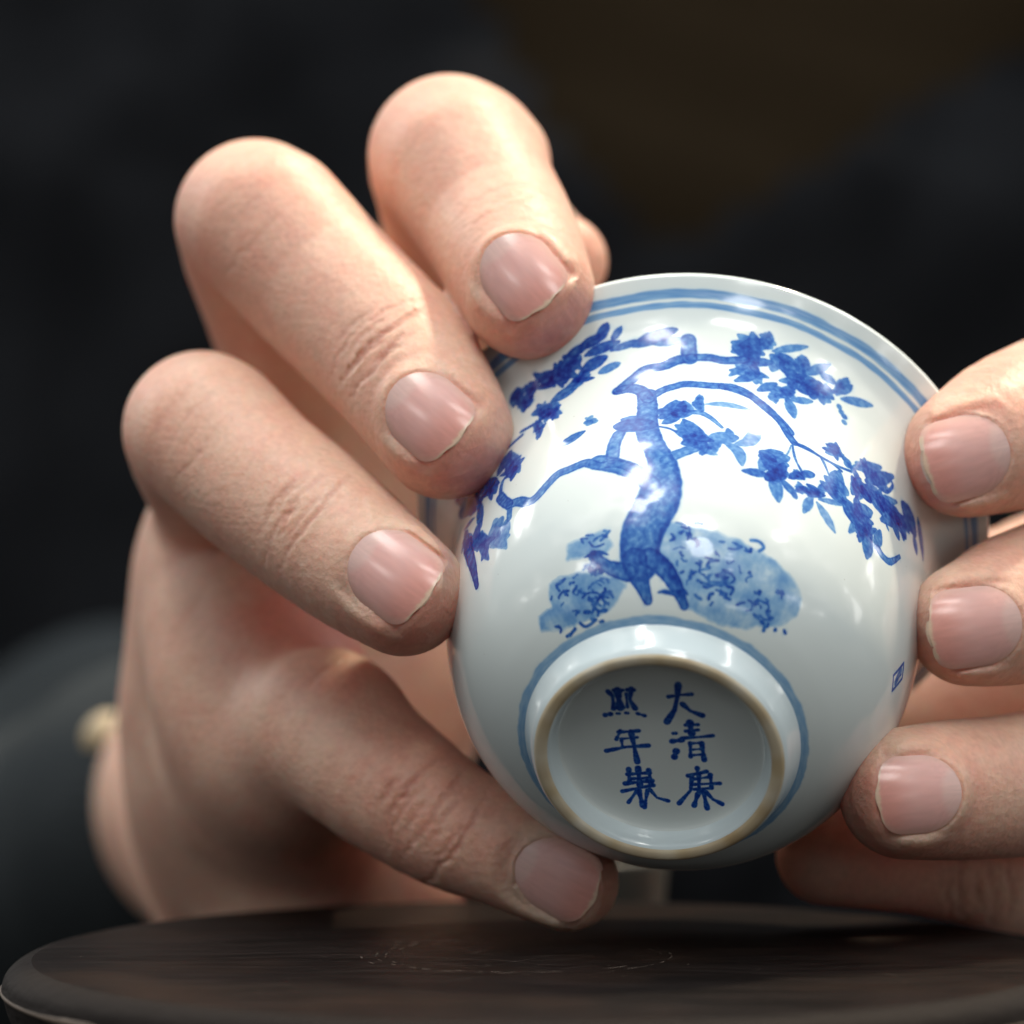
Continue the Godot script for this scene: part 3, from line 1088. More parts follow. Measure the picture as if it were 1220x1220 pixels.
func stain() -> ImageTexture:
	var im := Image.create_empty(256, 256, false, Image.FORMAT_RGB8)
	var n := FastNoiseLite.new()
	n.seed = 31
	n.frequency = 1.0
	n.fractal_octaves = 3
	for y in 256:
		for x in 256:
			var a := TAU * x / 256.0
			var v := n.get_noise_3d(cos(a) * 1.6, sin(a) * 1.6, y * 0.02)
			var c := Color(0.56, 0.46, 0.29).lerp(Color(0.40, 0.26, 0.12), clampf(v * 1.9, 0.0, 0.7)).lerp(Color(0.72, 0.67, 0.55), clampf(-v * 2.6, 0.0, 0.95))
			im.set_pixel(x, y, c.linear_to_srgb())
	return ImageTexture.create_from_image(im)

# ------------------------------------------------------------------ skin and cloth: smooth unions of tapered limbs, meshed as surface nets
var pA := PackedVector3Array()
var pBA := PackedVector3Array()
var pInv := PackedFloat32Array()
var pR := PackedFloat32Array()
var pDR := PackedFloat32Array()
var pG := PackedInt32Array()
var near := PackedInt32Array()
var k_body := 6.0
var group_k := PackedFloat32Array([6.0, 1.6, 1.6, 1.6, 1.6, 2.2, 7.0, 3.0])

func clear_limbs() -> void:
	pA.clear(); pBA.clear(); pInv.clear(); pR.clear(); pDR.clear(); pG.clear()

func limb(group: int, t: String, parts := 3, grow := 0.0) -> void:
	var f := numbers(t)
	var n := f.size() / 4
	var pts: Array[Vector4] = []
	for i in n:
		pts.append(Vector4(f[i * 4], f[i * 4 + 1], f[i * 4 + 2], f[i * 4 + 3] + grow))
	var fine: Array[Vector4] = []
	for i in n - 1:
		var a := pts[maxi(i - 1, 0)]
		var b := pts[i]
		var c := pts[i + 1]
		var d := pts[mini(i + 2, n - 1)]
		for k in parts:
			var u := float(k) / parts
			fine.append(b + (c - a) * 0.5 * u + (a * 2.0 - b * 5.0 + c * 4.0 - d) * 0.5 * u * u + (b * 3.0 - a - c * 3.0 + d) * 0.5 * u * u * u)
	fine.append(pts[n - 1])
	for i in fine.size() - 1:
		var a3 := Vector3(fine[i].x, fine[i].y, fine[i].z)
		var b3 := Vector3(fine[i + 1].x, fine[i + 1].y, fine[i + 1].z)
		pA.append(a3)
		pBA.append(b3 - a3)
		pInv.append(1.0 / maxf((b3 - a3).length_squared(), 1e-6))
		pR.append(fine[i].w)
		pDR.append(fine[i + 1].w - fine[i].w)
		pG.append(group)

func field(p: Vector3) -> float:
	var total := 1e3
	var cur := 1e3
	var g := 0
	for i in near:
		var gi := pG[i]
		if gi != g:
			var k := group_k[g]
			var h := maxf(k - absf(total - cur), 0.0) / k
			total = minf(total, cur) - h * h * k * 0.25
			cur = 1e3
			g = gi
		var pa := p - pA[i]
		var ba := pBA[i]
		var t := clampf(pa.dot(ba) * pInv[i], 0.0, 1.0)
		var d := (pa - ba * t).length() - pR[i] - pDR[i] * t
		if gi == 0:
			var h0 := maxf(k_body - absf(cur - d), 0.0) / k_body
			cur = minf(cur, d) - h0 * h0 * k_body * 0.25
		elif d < cur:
			cur = d
	var kk := group_k[g]
	var hh := maxf(kk - absf(total - cur), 0.0) / kk
	return minf(total, cur) - hh * hh * kk * 0.25

func all_near(c: Vector3, reach: float) -> void:
	near.clear()
	for i in pA.size():
		var pa := c - pA[i]
		var t := clampf(pa.dot(pBA[i]) * pInv[i], 0.0, 1.0)
		if (pa - pBA[i] * t).length() - pR[i] - pDR[i] * t < reach:
			near.append(i)

# adds the surface of the limbs inside the box lo..hi (mm) to v, n, ix (v in mm)
func nets(lo: Vector3, hi: Vector3, cell: float, v: PackedVector3Array, nn: PackedVector3Array, ix: PackedInt32Array) -> void:
	var S := 16
	var sx := int(ceil((hi.x - lo.x) / cell / S)) * S
	var sy := int(ceil((hi.y - lo.y) / cell / S)) * S
	var sz := int(ceil((hi.z - lo.z) / cell / S)) * S
	var val := PackedFloat32Array()
	val.resize(sx * sy * sz)
	val.fill(1e3)
	var blocks := PackedInt32Array()
	var big := (S / 2.0 + 1.5) * cell * 1.7321
	var small := 3.6 * cell * 1.7321
	for bz in sz / S:
		for by in sy / S:
			for bx in sx / S:
				var c := lo + (Vector3(bx, by, bz) * S + Vector3.ONE * 7.5) * cell
				all_near(c, big + 7.0)
				if near.is_empty():
					continue
				var dc := field(c)
				if absf(dc) > big:
					if dc < 0.0:
						for z in range(bz * S, bz * S + S):
							for y in range(by * S, by * S + S):
								for x in range(bx * S, bx * S + S):
									val[(z * sy + y) * sx + x] = -1e3
					continue
				for q in 64:
					var x0 := bx * S + (q % 4) * 4
					var y0 := by * S + (q / 4 % 4) * 4
					var z0 := bz * S + (q / 16) * 4
					var ds := field(lo + (Vector3(x0, y0, z0) + Vector3.ONE * 1.5) * cell)
					if absf(ds) > small:
						if ds < 0.0:
							for z in range(z0, z0 + 4):
								for y in range(y0, y0 + 4):
									var r := (z * sy + y) * sx + x0
									val[r] = -1e3; val[r + 1] = -1e3; val[r + 2] = -1e3; val[r + 3] = -1e3
						continue
					blocks.append_array([x0, y0, z0])
					for z in range(z0, z0 + 4):
						for y in range(y0, y0 + 4):
							var r := (z * sy + y) * sx
							for x in range(x0, x0 + 4):
								val[r + x] = field(lo + Vector3(x, y, z) * cell)
	var id := PackedInt32Array()
	id.resize(sx * sy * sz)
	id.fill(-1)
	var off := PackedInt32Array([0, 1, sx, sx + 1, sx * sy, sx * sy + 1, sx * sy + sx, sx * sy + sx + 1])
	var corner: Array[Vector3] = []
	for k in 8:
		corner.append(Vector3(k & 1, k >> 1 & 1, k >> 2))
	var edges := PackedInt32Array([0, 1, 2, 3, 4, 5, 6, 7, 0, 2, 1, 3, 4, 6, 5, 7, 0, 4, 1, 5, 2, 6, 3, 7])
	var first := v.size()
	for b in range(0, blocks.size(), 3):
		for z in range(blocks[b + 2], mini(blocks[b + 2] + 4, sz - 1)):
			for y in range(blocks[b + 1], mini(blocks[b + 1] + 4, sy - 1)):
				for x in range(blocks[b], mini(blocks[b] + 4, sx - 1)):
					var at := (z * sy + y) * sx + x
					var m := 0
					for k in 8:
						if val[at + off[k]] < 0.0:
							m |= 1 << k
					if m == 0 or m == 255:
						continue
					var sum := Vector3.ZERO
					var cnt := 0
					for e in range(0, 24, 2):
						var i0 := edges[e]
						var i1 := edges[e + 1]
						if (m >> i0 & 1) != (m >> i1 & 1):
							var a := clampf(val[at + off[i0]], -3.0, 3.0)
							var c2 := clampf(val[at + off[i1]], -3.0, 3.0)
							sum += corner[i0].lerp(corner[i1], a / (a - c2))
							cnt += 1
					id[at] = v.size()
					v.append(lo + (Vector3(x, y, z) + sum / cnt) * cell)
					nn.append(Vector3.ZERO)
	for b in range(0, blocks.size(), 3):
		for z in range(maxi(1, blocks[b + 2]), mini(blocks[b + 2] + 4, sz - 1)):
			for y in range(maxi(1, blocks[b + 1]), mini(blocks[b + 1] + 4, sy - 1)):
				for x in range(maxi(1, blocks[b]), mini(blocks[b] + 4, sx - 1)):
					var at := (z * sy + y) * sx + x
					var inside := val[at] < 0.0
					for ax in 3:
						var step := off[1 << ax]
						if (val[at + step] < 0.0) == inside:
							continue
						var s1 := off[1 << ((ax + 1) % 3)]
						var s2 := off[1 << ((ax + 2) % 3)]
						var q0 := id[at]
						var q1 := id[at - s1]
						var q2 := id[at - s1 - s2]
						var q3 := id[at - s2]
						if q0 < 0 or q1 < 0 or q2 < 0 or q3 < 0:
							continue
						if inside:
							ix.append_array([q0, q2, q1, q0, q3, q2])
						else:
							ix.append_array([q0, q1, q2, q0, q2, q3])
	smooth_normals(v, nn, ix, first)

func smooth_normals(v: PackedVector3Array, nn: PackedVector3Array, ix: PackedInt32Array, first: int) -> void:
	for k in range(0, ix.size(), 3):
		var a := ix[k]
		if a < first:
			continue
		var g := (v[ix[k + 2]] - v[a]).cross(v[ix[k + 1]] - v[a])
		nn[a] += g
		nn[ix[k + 1]] += g
		nn[ix[k + 2]] += g
	for i in range(first, v.size()):
		nn[i] = nn[i].normalized() if nn[i].length_squared() > 1e-20 else Vector3.UP

# ---- nails
class Nail:
	var c: Vector3
	var t: Vector3
	var n: Vector3
	var s: Vector3
	var w: float
	var l: float
	var bend := 7.2
	func height(a: float, b: float) -> float:
		var bb := clampf(b, -w * 0.52, w * 0.52)
		return sqrt(bend * bend - bb * bb) - bend - (0.026 if a > 0.0 else 0.012) * a * a
	func outside(a: float, b: float) -> float:      # mm beyond the outline, negative within
		var r := 4.6 if a < 0.0 else 2.9
		var q := Vector2(maxf(absf(a) - l * 0.5 + r, 0.0), maxf(absf(b) - w * 0.5 + r, 0.0))
		return q.length() + minf(maxf(absf(a) - l * 0.5 + r, absf(b) - w * 0.5 + r), 0.0) - r

func find_nail(t: String) -> Nail:
	var f := numbers(t)
	var o := Nail.new()
	o.t = Vector3(f[3], f[4], f[5])
	o.n = Vector3(f[6], f[7], f[8])
	o.s = o.t.cross(o.n).normalized()
	o.w = f[9]
	o.l = f[10]
	var p := Vector3(f[0], f[1], f[2]) + o.n * 25.0
	all_near(p, 60.0)
	for k in 60:
		var d := field(p)
		p -= o.n * d * 0.9
		if absf(d) < 0.01:
			break
	o.c = p + o.n * 0.15
	return o

func seat_nail(o: Nail, v: PackedVector3Array, first: int) -> void:
	for i in range(first, v.size()):
		var d := v[i] - o.c
		if d.length_squared() > 150.0:
			continue
		var h := d.dot(o.n)
		if h < -6.0:
			continue
		var a := d.dot(o.t)
		var b := d.dot(o.s)
		var e := o.outside(a, b)
		var top := o.height(a, b)
		var now := h
		if e < 0.45:
			var inside := 1.0 - smoothstep(-0.25, 0.45, e)
			now = lerpf(now, top - 0.30, inside)
		if e > -0.2 and e < 3.0:
			var pad := smoothstep(o.l * 0.5 - 2.4, o.l * 0.5 - 0.4, a) * (1.0 - smoothstep(0.3, 3.0, e))
			if now < top - 0.34:
				now = lerpf(now, top - 0.34, pad)
			var fold := smoothstep(-0.2, 0.5, e) * (1.0 - smoothstep(0.5, 3.0, e)) * (1.0 - smoothstep(o.l * 0.5 - 3.5, o.l * 0.5 - 0.5, a))
			now = lerpf(now, top + 0.10, fold * 0.9)
		v[i] += o.n * (now - h)

func nail_mesh(o: Nail, m: Material) -> MeshInstance3D:
	var v := PackedVector3Array()
	var n := PackedVector3Array()
	var c := PackedColorArray()
	var ix := PackedInt32Array()
	var nu := 28
	var nv := 36
	var half_l := o.l * 0.5
	for j in nv + 3:
		var row := clampi(j - 1, 0, nv)
		var vv := -cos(PI * (row * 0.94 + 0.06 * nv * 0.5) / nv) / cos(PI * 0.03)
		for i in nu + 3:
			var col := clampi(i - 1, 0, nu)
			var u := -1.0 + 2.0 * col / nu
			var a := vv * half_l
			var r := 4.6 if a < 0.0 else 2.9
			var over := maxf(absf(a) - half_l + r, 0.0)
			var b := u * (o.w * 0.5 - r + sqrt(maxf(r * r - over * over, 0.0)))
			if a > 0.0:
				a += 0.55 * (1.0 - u * u) * smoothstep(0.3, 1.0, vv)
			var skirt := j == 0 or j == nv + 2 or i == 0 or i == nu + 2
			var h := o.height(a, b) + 0.05 * noise.get_noise_2d(b * 1.6, o.c.x) + 0.03 * noise.get_noise_2d(b * 5.0, o.c.y)
			var p := o.c + o.t * a + o.s * b + o.n * (h - (1.1 if skirt else 0.0))
			v.append(p * MM)
			var nb := b / sqrt(o.bend * o.bend - b * b)
			var nrm := (o.n + o.s * nb + o.t * (0.052 if a > 0.0 else 0.024) * a).normalized()
			if skirt:
				nrm = (nrm + o.t * (2.0 if j == nv + 2 else 0.0)).normalized()
			n.append(nrm)
			# pink bed, pale moon, thin ivory free edge
			var pink := Color(0.68, 0.375, 0.335)
			pink = pink.lerp(Color(0.66, 0.30, 0.25), smoothstep(0.1, 0.8, vv))
			var moon := 1.0 - smoothstep(0.75, 1.15, Vector2((a + half_l) / 2.6, b / 3.4).length())
			pink = pink.lerp(Color(0.68, 0.47, 0.42), moon * 0.6)
			pink = pink.lerp(Color(0.60, 0.36, 0.29), 0.7 * smoothstep(0.75, 1.0, absf(u)))
			var free := a - (half_l + 0.55 * (1.0 - u * u) - 1.0 - 0.25 * noise.get_noise_2d(b * 0.8, o.c.z))
			pink = pink.lerp(Color(0.66, 0.50, 0.35), 0.8 * smoothstep(-0.15, 0.2, free - 0.55))
			var streak := 1.0 + 0.09 * noise.get_noise_2d(b * 3.0, a * 0.15)
			c.append(pink * streak)
			if i > 0 and j > 0:
				var q := j * (nu + 3) + i
				ix.append_array([q, q - 1, q - nu - 3, q - 1, q - nu - 4, q - nu - 3])
	return mesh_from(v, n, ix, m, PackedVector2Array(), c)

# ---- creases: each joint carries a few wavy furrows across the finger
class Joint:
	var c: Vector3
	var t: Vector3
	var n: Vector3
	var s: Vector3
	var half: float
	var at := PackedFloat32Array()
	var deep := PackedFloat32Array()
	var wide := PackedFloat32Array()

func joint(t: String, half: float, count: int, spread: float, depth: float) -> Joint:
	var f := numbers(t)
	var o := Joint.new()
	o.c = Vector3(f[0], f[1], f[2])
	o.t = Vector3(f[3], f[4], f[5])
	o.n = Vector3(f[6], f[7], f[8])
	o.s = o.t.cross(o.n).normalized()
	o.half = half
	for i in count:
		o.at.append((i - (count - 1) * 0.5) * spread + rng.randf_range(-0.3, 0.3) * spread)
		o.deep.append(depth * rng.randf_range(0.45, 1.0))
		o.wide.append(rng.randf_range(0.32, 0.5))
	return o

func furrow(o: Joint, p: Vector3) -> float:
	var d := p - o.c
	var b := d.dot(o.s)
	var s := d.dot(o.t) + 0.035 * b * b * (0.6 if d.dot(o.t) > 0.0 else -0.6)
	var sum := 0.0
	for i in o.at.size():
		var x := s - o.at[i] - 0.55 * noise.get_noise_2d(b * 0.35, i * 7.0 + o.c.x) - 0.15 * noise.get_noise_2d(b * 1.4, i * 3.0)
		var hw := o.half * (0.65 + 0.35 * sin(i * 2.3 + o.c.y))
		var e := 1.0 - clampf((b + 1.3 * sin(i * 1.7)) / hw, -1.0, 1.0) ** 2
		sum -= o.deep[i] * exp(-(x / o.wide[i]) ** 2) * e
		sum += o.deep[i] * 0.35 * exp(-((x - 0.8) / 0.6) ** 2) * e
	return sum

func crease(o: Joint, v: PackedVector3Array, nn: PackedVector3Array, col: PackedColorArray, first: int) -> void:
	for i in range(first, v.size()):
		var p := v[i]
		var d := p - o.c
		if d.length_squared() > 220.0 or nn[i].dot(o.n) < 0.05:
			continue
		var w := smoothstep(0.05, 0.35, nn[i].dot(o.n))
		var f0 := furrow(o, p) * w
		var ft := furrow(o, p + o.t * 0.12) * w
		var fs := furrow(o, p + o.s * 0.12) * w
		v[i] = p + nn[i] * f0
		nn[i] = (nn[i] - o.t * (ft - f0) / 0.12 - o.s * (fs - f0) / 0.12).normalized()
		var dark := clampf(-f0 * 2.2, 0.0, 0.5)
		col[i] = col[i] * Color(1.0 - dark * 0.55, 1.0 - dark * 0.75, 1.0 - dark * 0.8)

# ---- complexion, with the reddish shade of the hollows painted in
var flush_and_shade := PackedVector3Array()
var flush_and_shade_r := PackedFloat32Array()
var flush_and_shade_k := PackedFloat32Array()

func redden(t: String, k: float) -> void:
	var f := numbers(t)
	for i in range(0, f.size(), 4):
		flush_and_shade.append(Vector3(f[i], f[i + 1], f[i + 2]))
		flush_and_shade_r.append(f[i + 3])
		flush_and_shade_k.append(k)

func complexion(p: Vector3) -> Color:
	var red := 0.10 + 0.26 * noise.get_noise_3dv(p * 0.09) + 0.26 * noise.get_noise_3dv(p * 0.32)
	for i in flush_and_shade.size():
		var d := (p - flush_and_shade[i]).length_squared() / (flush_and_shade_r[i] * flush_and_shade_r[i])
		if d < 4.0:
			red += flush_and_shade_k[i] * exp(-d * 1.2)
	red = clampf(red, -0.25, 1.0)
	var c := Color(0.66, 0.415, 0.308).lerp(Color(0.63, 0.24, 0.175), maxf(red, 0.0))
	c = c.lerp(Color(0.66, 0.46, 0.345), maxf(-red, 0.0) * 2.0)
	return c * (1.0 + 0.13 * noise.get_noise_3dv(p * 0.9) + 0.08 * noise.get_noise_3dv(p * 2.6))

func skin_material() -> StandardMaterial3D:
	var m := StandardMaterial3D.new()
	m.vertex_color_use_as_albedo = true
	m.roughness = 0.47
	m.metallic_specular = 0.42
	m.subsurf_scatter_enabled = true
	m.subsurf_scatter_strength = 0.38
	m.heightmap_enabled = true
	m.heightmap_texture = noise_texture(FastNoiseLite.TYPE_CELLULAR, 0.035, 512, 3, 6)
	m.heightmap_scale = 0.013
	m.uv1_triplanar = true
	m.uv1_scale = Vector3(60, 60, 60)
	return m

func right_limbs() -> void:
	limb(0, "-41.3 43.0 -71.3 10.1  -43.1 26.0 -74.8 11.0  -41.5 14.1 -82.5 11.5  -40.2 5.1 -92.2 12.0  -35.1 -9.0 -104.8 13.6", 2)
	limb(0, "-37.2 16.7 -64.5 10.2  -28.0 10.6 -60.3 7.7", 2)
	limb(0, "-39.8 41.9 -69.3 10.2  -30.7 58.1 -98.8 11.0  -18.8 60.7 -113.9 10.7  -5.2 65.4 -124.0 9.4", 2)
	limb(0, "-30.7 56.3 -98.7 11.0  -35.9 17.6 -95.6 13.0", 2)
	limb(0, "-18.8 58.4 -113.8 10.7  -28.7 16.8 -105.5 13.5", 2)
	limb(0, "-6.4 62.4 -123.9 9.6  -23.1 16.0 -115.5 13.1", 2)
	limb(0, "-35.0 19.1 -76.6 11.8  -28.9 2.9 -74.1 11.9  -28.4 -9.8 -81.7 12.3", 2)
	limb(0, "-28.9 2.9 -74.1 11.9  -19.9 -0.9 -82.0 10.9", 2)
	limb(0, "-40.6 37.8 -63.1 10.2  -38.5 24.1 -68.7 11.1  -37.2 8.9 -82.3 12.3", 2)
	limb(0, "-16.8 33.7 -97.0 11.0  -28.2 18.0 -90.6 12.7", 2)
	limb(0, "-41.4 11.1 -90.4 10.3  -35.7 19.1 -55.6 10.7  -27.4 24.4 -32.7 9.1", 2)
	limb(0, "-39.5 41.9 -71.3 10.3  -40.1 52.3 -59.6 9.7", 2)
	limb(0, "-30.7 58.6 -98.8 10.7  -32.2 70.9 -80.1 9.9", 2)
	limb(0, "-18.8 61.4 -111.9 10.4  -13.9 75.5 -99.3 9.8", 2)
	limb(0, "-5.2 66.0 -122.0 9.0  -4.6 78.5 -108.4 7.8", 2)
	limb(0, "-42.0 6.1 -135.2 17.8  -46.6 6.0 -148.2 18.3  -72.0 -9.9 -199.8 21.3  -128.7 -52.6 -268.6 27.6", 2)
	limb(0, "-36.9 -2.0 -105.0 15.3  -42.2 6.5 -135.3 17.1", 2)
	limb(0, "-39.5 43.6 -56.3 9.3  -37.4 31.9 -51.0 10.4  -33.3 23.0 -46.7 9.9", 2)
	limb(1, "-38.8 41.7 -75.3 10.3  -40.1 52.8 -57.6 10.1  -42.9 63.3 -33.9 10.0  -36.1 57.9 -23.7 9.6  -28.6 52.3 -16.6 9.4  -22.0 47.5 -9.4 8.6  -17.0 44.2 -4.3 7.6")
	limb(2, "-30.7 58.6 -98.8 10.7  -32.9 74.2 -74.2 10.3  -36.6 89.9 -42.7 10.3  -27.6 81.4 -32.4 10.0  -19.2 73.1 -23.2 9.7  -14.7 67.4 -16.0 9.0  -12.0 63.4 -10.9 8.2")
	limb(3, "-18.8 61.4 -111.9 10.4  -13.3 77.8 -97.4 10.0  -11.2 90.4 -70.7 10.0  -12.0 98.2 -45.9 10.4  -6.1 89.0 -32.7 9.6  -3.5 83.9 -22.5 8.8  -1.8 80.1 -15.4 8.0")
	limb(4, "-5.2 66.0 -122.0 9.0  -4.6 79.6 -107.4 8.2  -2.3 87.9 -84.6 7.0  0.4 86.1 -66.6 6.4  2.3 84.8 -54.5 6.1")
	limb(5, "-42.5 11.1 -90.4 11.5  -35.7 19.1 -55.6 10.7  -27.3 24.5 -30.7 9.4  -19.5 20.2 -21.6 8.9  -11.9 15.3 -17.5 7.9  -5.0 12.6 -14.4 7.2  -0.4 10.4 -12.3 6.6  3.1 8.8 -11.3 5.9")
	limb(6, "-29.0 27.7 -30.8 6.3  -26.9 29.9 -29.9 5.0  -24.7 29.8 -27.9 4.2")
	limb(7, "-6.9 100.2 -49.0 5.6  -5.3 97.6 -43.9 6.0")

func left_limbs() -> void:
	limb(0, "52.2 25.8 -68.8 6.5  62.1 26.7 -72.8 10.1", 2)
	limb(0, "88.9 12.0 -80.4 10.8  94.0 -3.8 -99.9 14.0  94.9 -22.1 -114.4 15.5", 2)
	limb(0, "88.9 12.0 -80.4 10.8  89.2 29.5 -90.9 10.9  88.2 42.8 -101.3 10.7  87.8 56.5 -116.7 9.3", 2)
	limb(0, "89.2 29.5 -90.9 10.9  93.5 -6.7 -104.8 13.5", 2)
	limb(0, "88.2 41.7 -101.3 10.7  89.7 -7.5 -111.8 13.1", 2)
	limb(0, "87.8 55.3 -116.7 9.3  85.8 -2.2 -118.0 12.6", 2)
	limb(0, "61.0 30.6 -72.9 10.1  78.8 27.2 -90.8 12.7", 2)
	limb(0, "60.6 41.9 -69.3 7.8  78.8 38.7 -91.2 11.5", 2)
	limb(0, "64.3 19.4 -72.6 10.1  82.9 8.3 -95.3 12.7", 2)
	limb(0, "96.3 -12.0 -99.7 11.7  84.2 -0.6 -70.0 10.7  72.7 5.6 -48.2 9.5", 2)
	limb(0, "88.9 12.0 -80.4 10.8  86.2 20.9 -52.6 10.2", 2)
	limb(0, "89.2 29.5 -90.9 10.9  87.9 42.1 -65.3 10.2", 2)
	limb(0, "88.2 42.8 -101.3 10.7  89.0 57.4 -77.7 10.4", 2)
	limb(0, "94.9 -19.7 -114.5 15.5  115.8 -46.4 -188.7 23.7  155.9 -84.8 -277.6 30.8", 2)
	limb(1, "88.9 12.0 -80.4 10.8  85.9 21.1 -50.6 10.6  79.7 24.3 -36.7 10.2  69.0 21.3 -26.6 9.6  58.4 20.4 -14.6 8.8  49.5 20.4 -6.6 8.5  42.8 20.5 -0.6 7.9")
	limb(2, "89.2 29.5 -90.9 10.9  87.3 42.3 -61.3 10.7  80.8 48.5 -41.5 10.5  70.1 45.1 -27.3 10.0  58.3 42.2 -14.3 9.3  54.3 41.1 -9.2 8.4  51.0 40.4 -6.2 7.5")
	limb(3, "88.2 42.8 -101.3 10.7  88.7 59.7 -71.8 10.7  81.5 70.9 -47.1 10.5  70.5 67.8 -32.0 10.3  58.9 63.8 -20.9 9.8  54.2 62.1 -14.8 8.8  51.0 60.8 -11.8 7.8")
	limb(4, "87.8 56.5 -116.7 9.3  86.9 66.2 -92.0 8.7  82.8 70.9 -70.1 8.2  76.1 67.6 -60.0 7.7  69.9 64.4 -53.9 6.7")
	limb(5, "96.3 -12.0 -99.7 11.7  84.2 -0.6 -70.0 10.7  72.7 5.6 -48.2 9.7  60.1 7.3 -36.2 7.7  53.5 8.3 -33.3 7.2  47.1 9.3 -31.3 6.7  41.3 9.9 -29.3 6.5  35.2 10.4 -28.3 6.3")

func trunk_limbs(grow: float) -> void:
	limb(0, "-46.6 6.0 -148.2 18.0  -72.0 -9.9 -199.8 21  -128.7 -52.6 -268.6 28", 2, grow * 0.6)
	limb(0, "94.9 -22.1 -114.4 18  115.8 -46.4 -188.7 23  183.0 -68.5 -268.1 30", 2, grow * 0.6)
	limb(0, "-125 -45 -270 30  -190 60 -400 42  -200 210 -490 55  -120 240 -520 60", 2, grow)
	limb(0, "185 -60 -270 30  235 60 -400 42  215 210 -490 55  130 240 -520 60", 2, grow)
	limb(0, "-75 -220 -530 105  -75 -60 -515 108  -80 90 -505 112  -70 200 -520 75", 2, grow)
	limb(0, "75 -220 -530 105  75 -60 -515 108  80 90 -505 112  70 200 -520 75", 2, grow)
	limb(0, "0 -220 -530 115  0 -60 -515 118  0 90 -505 118  5 200 -520 85", 2, grow)

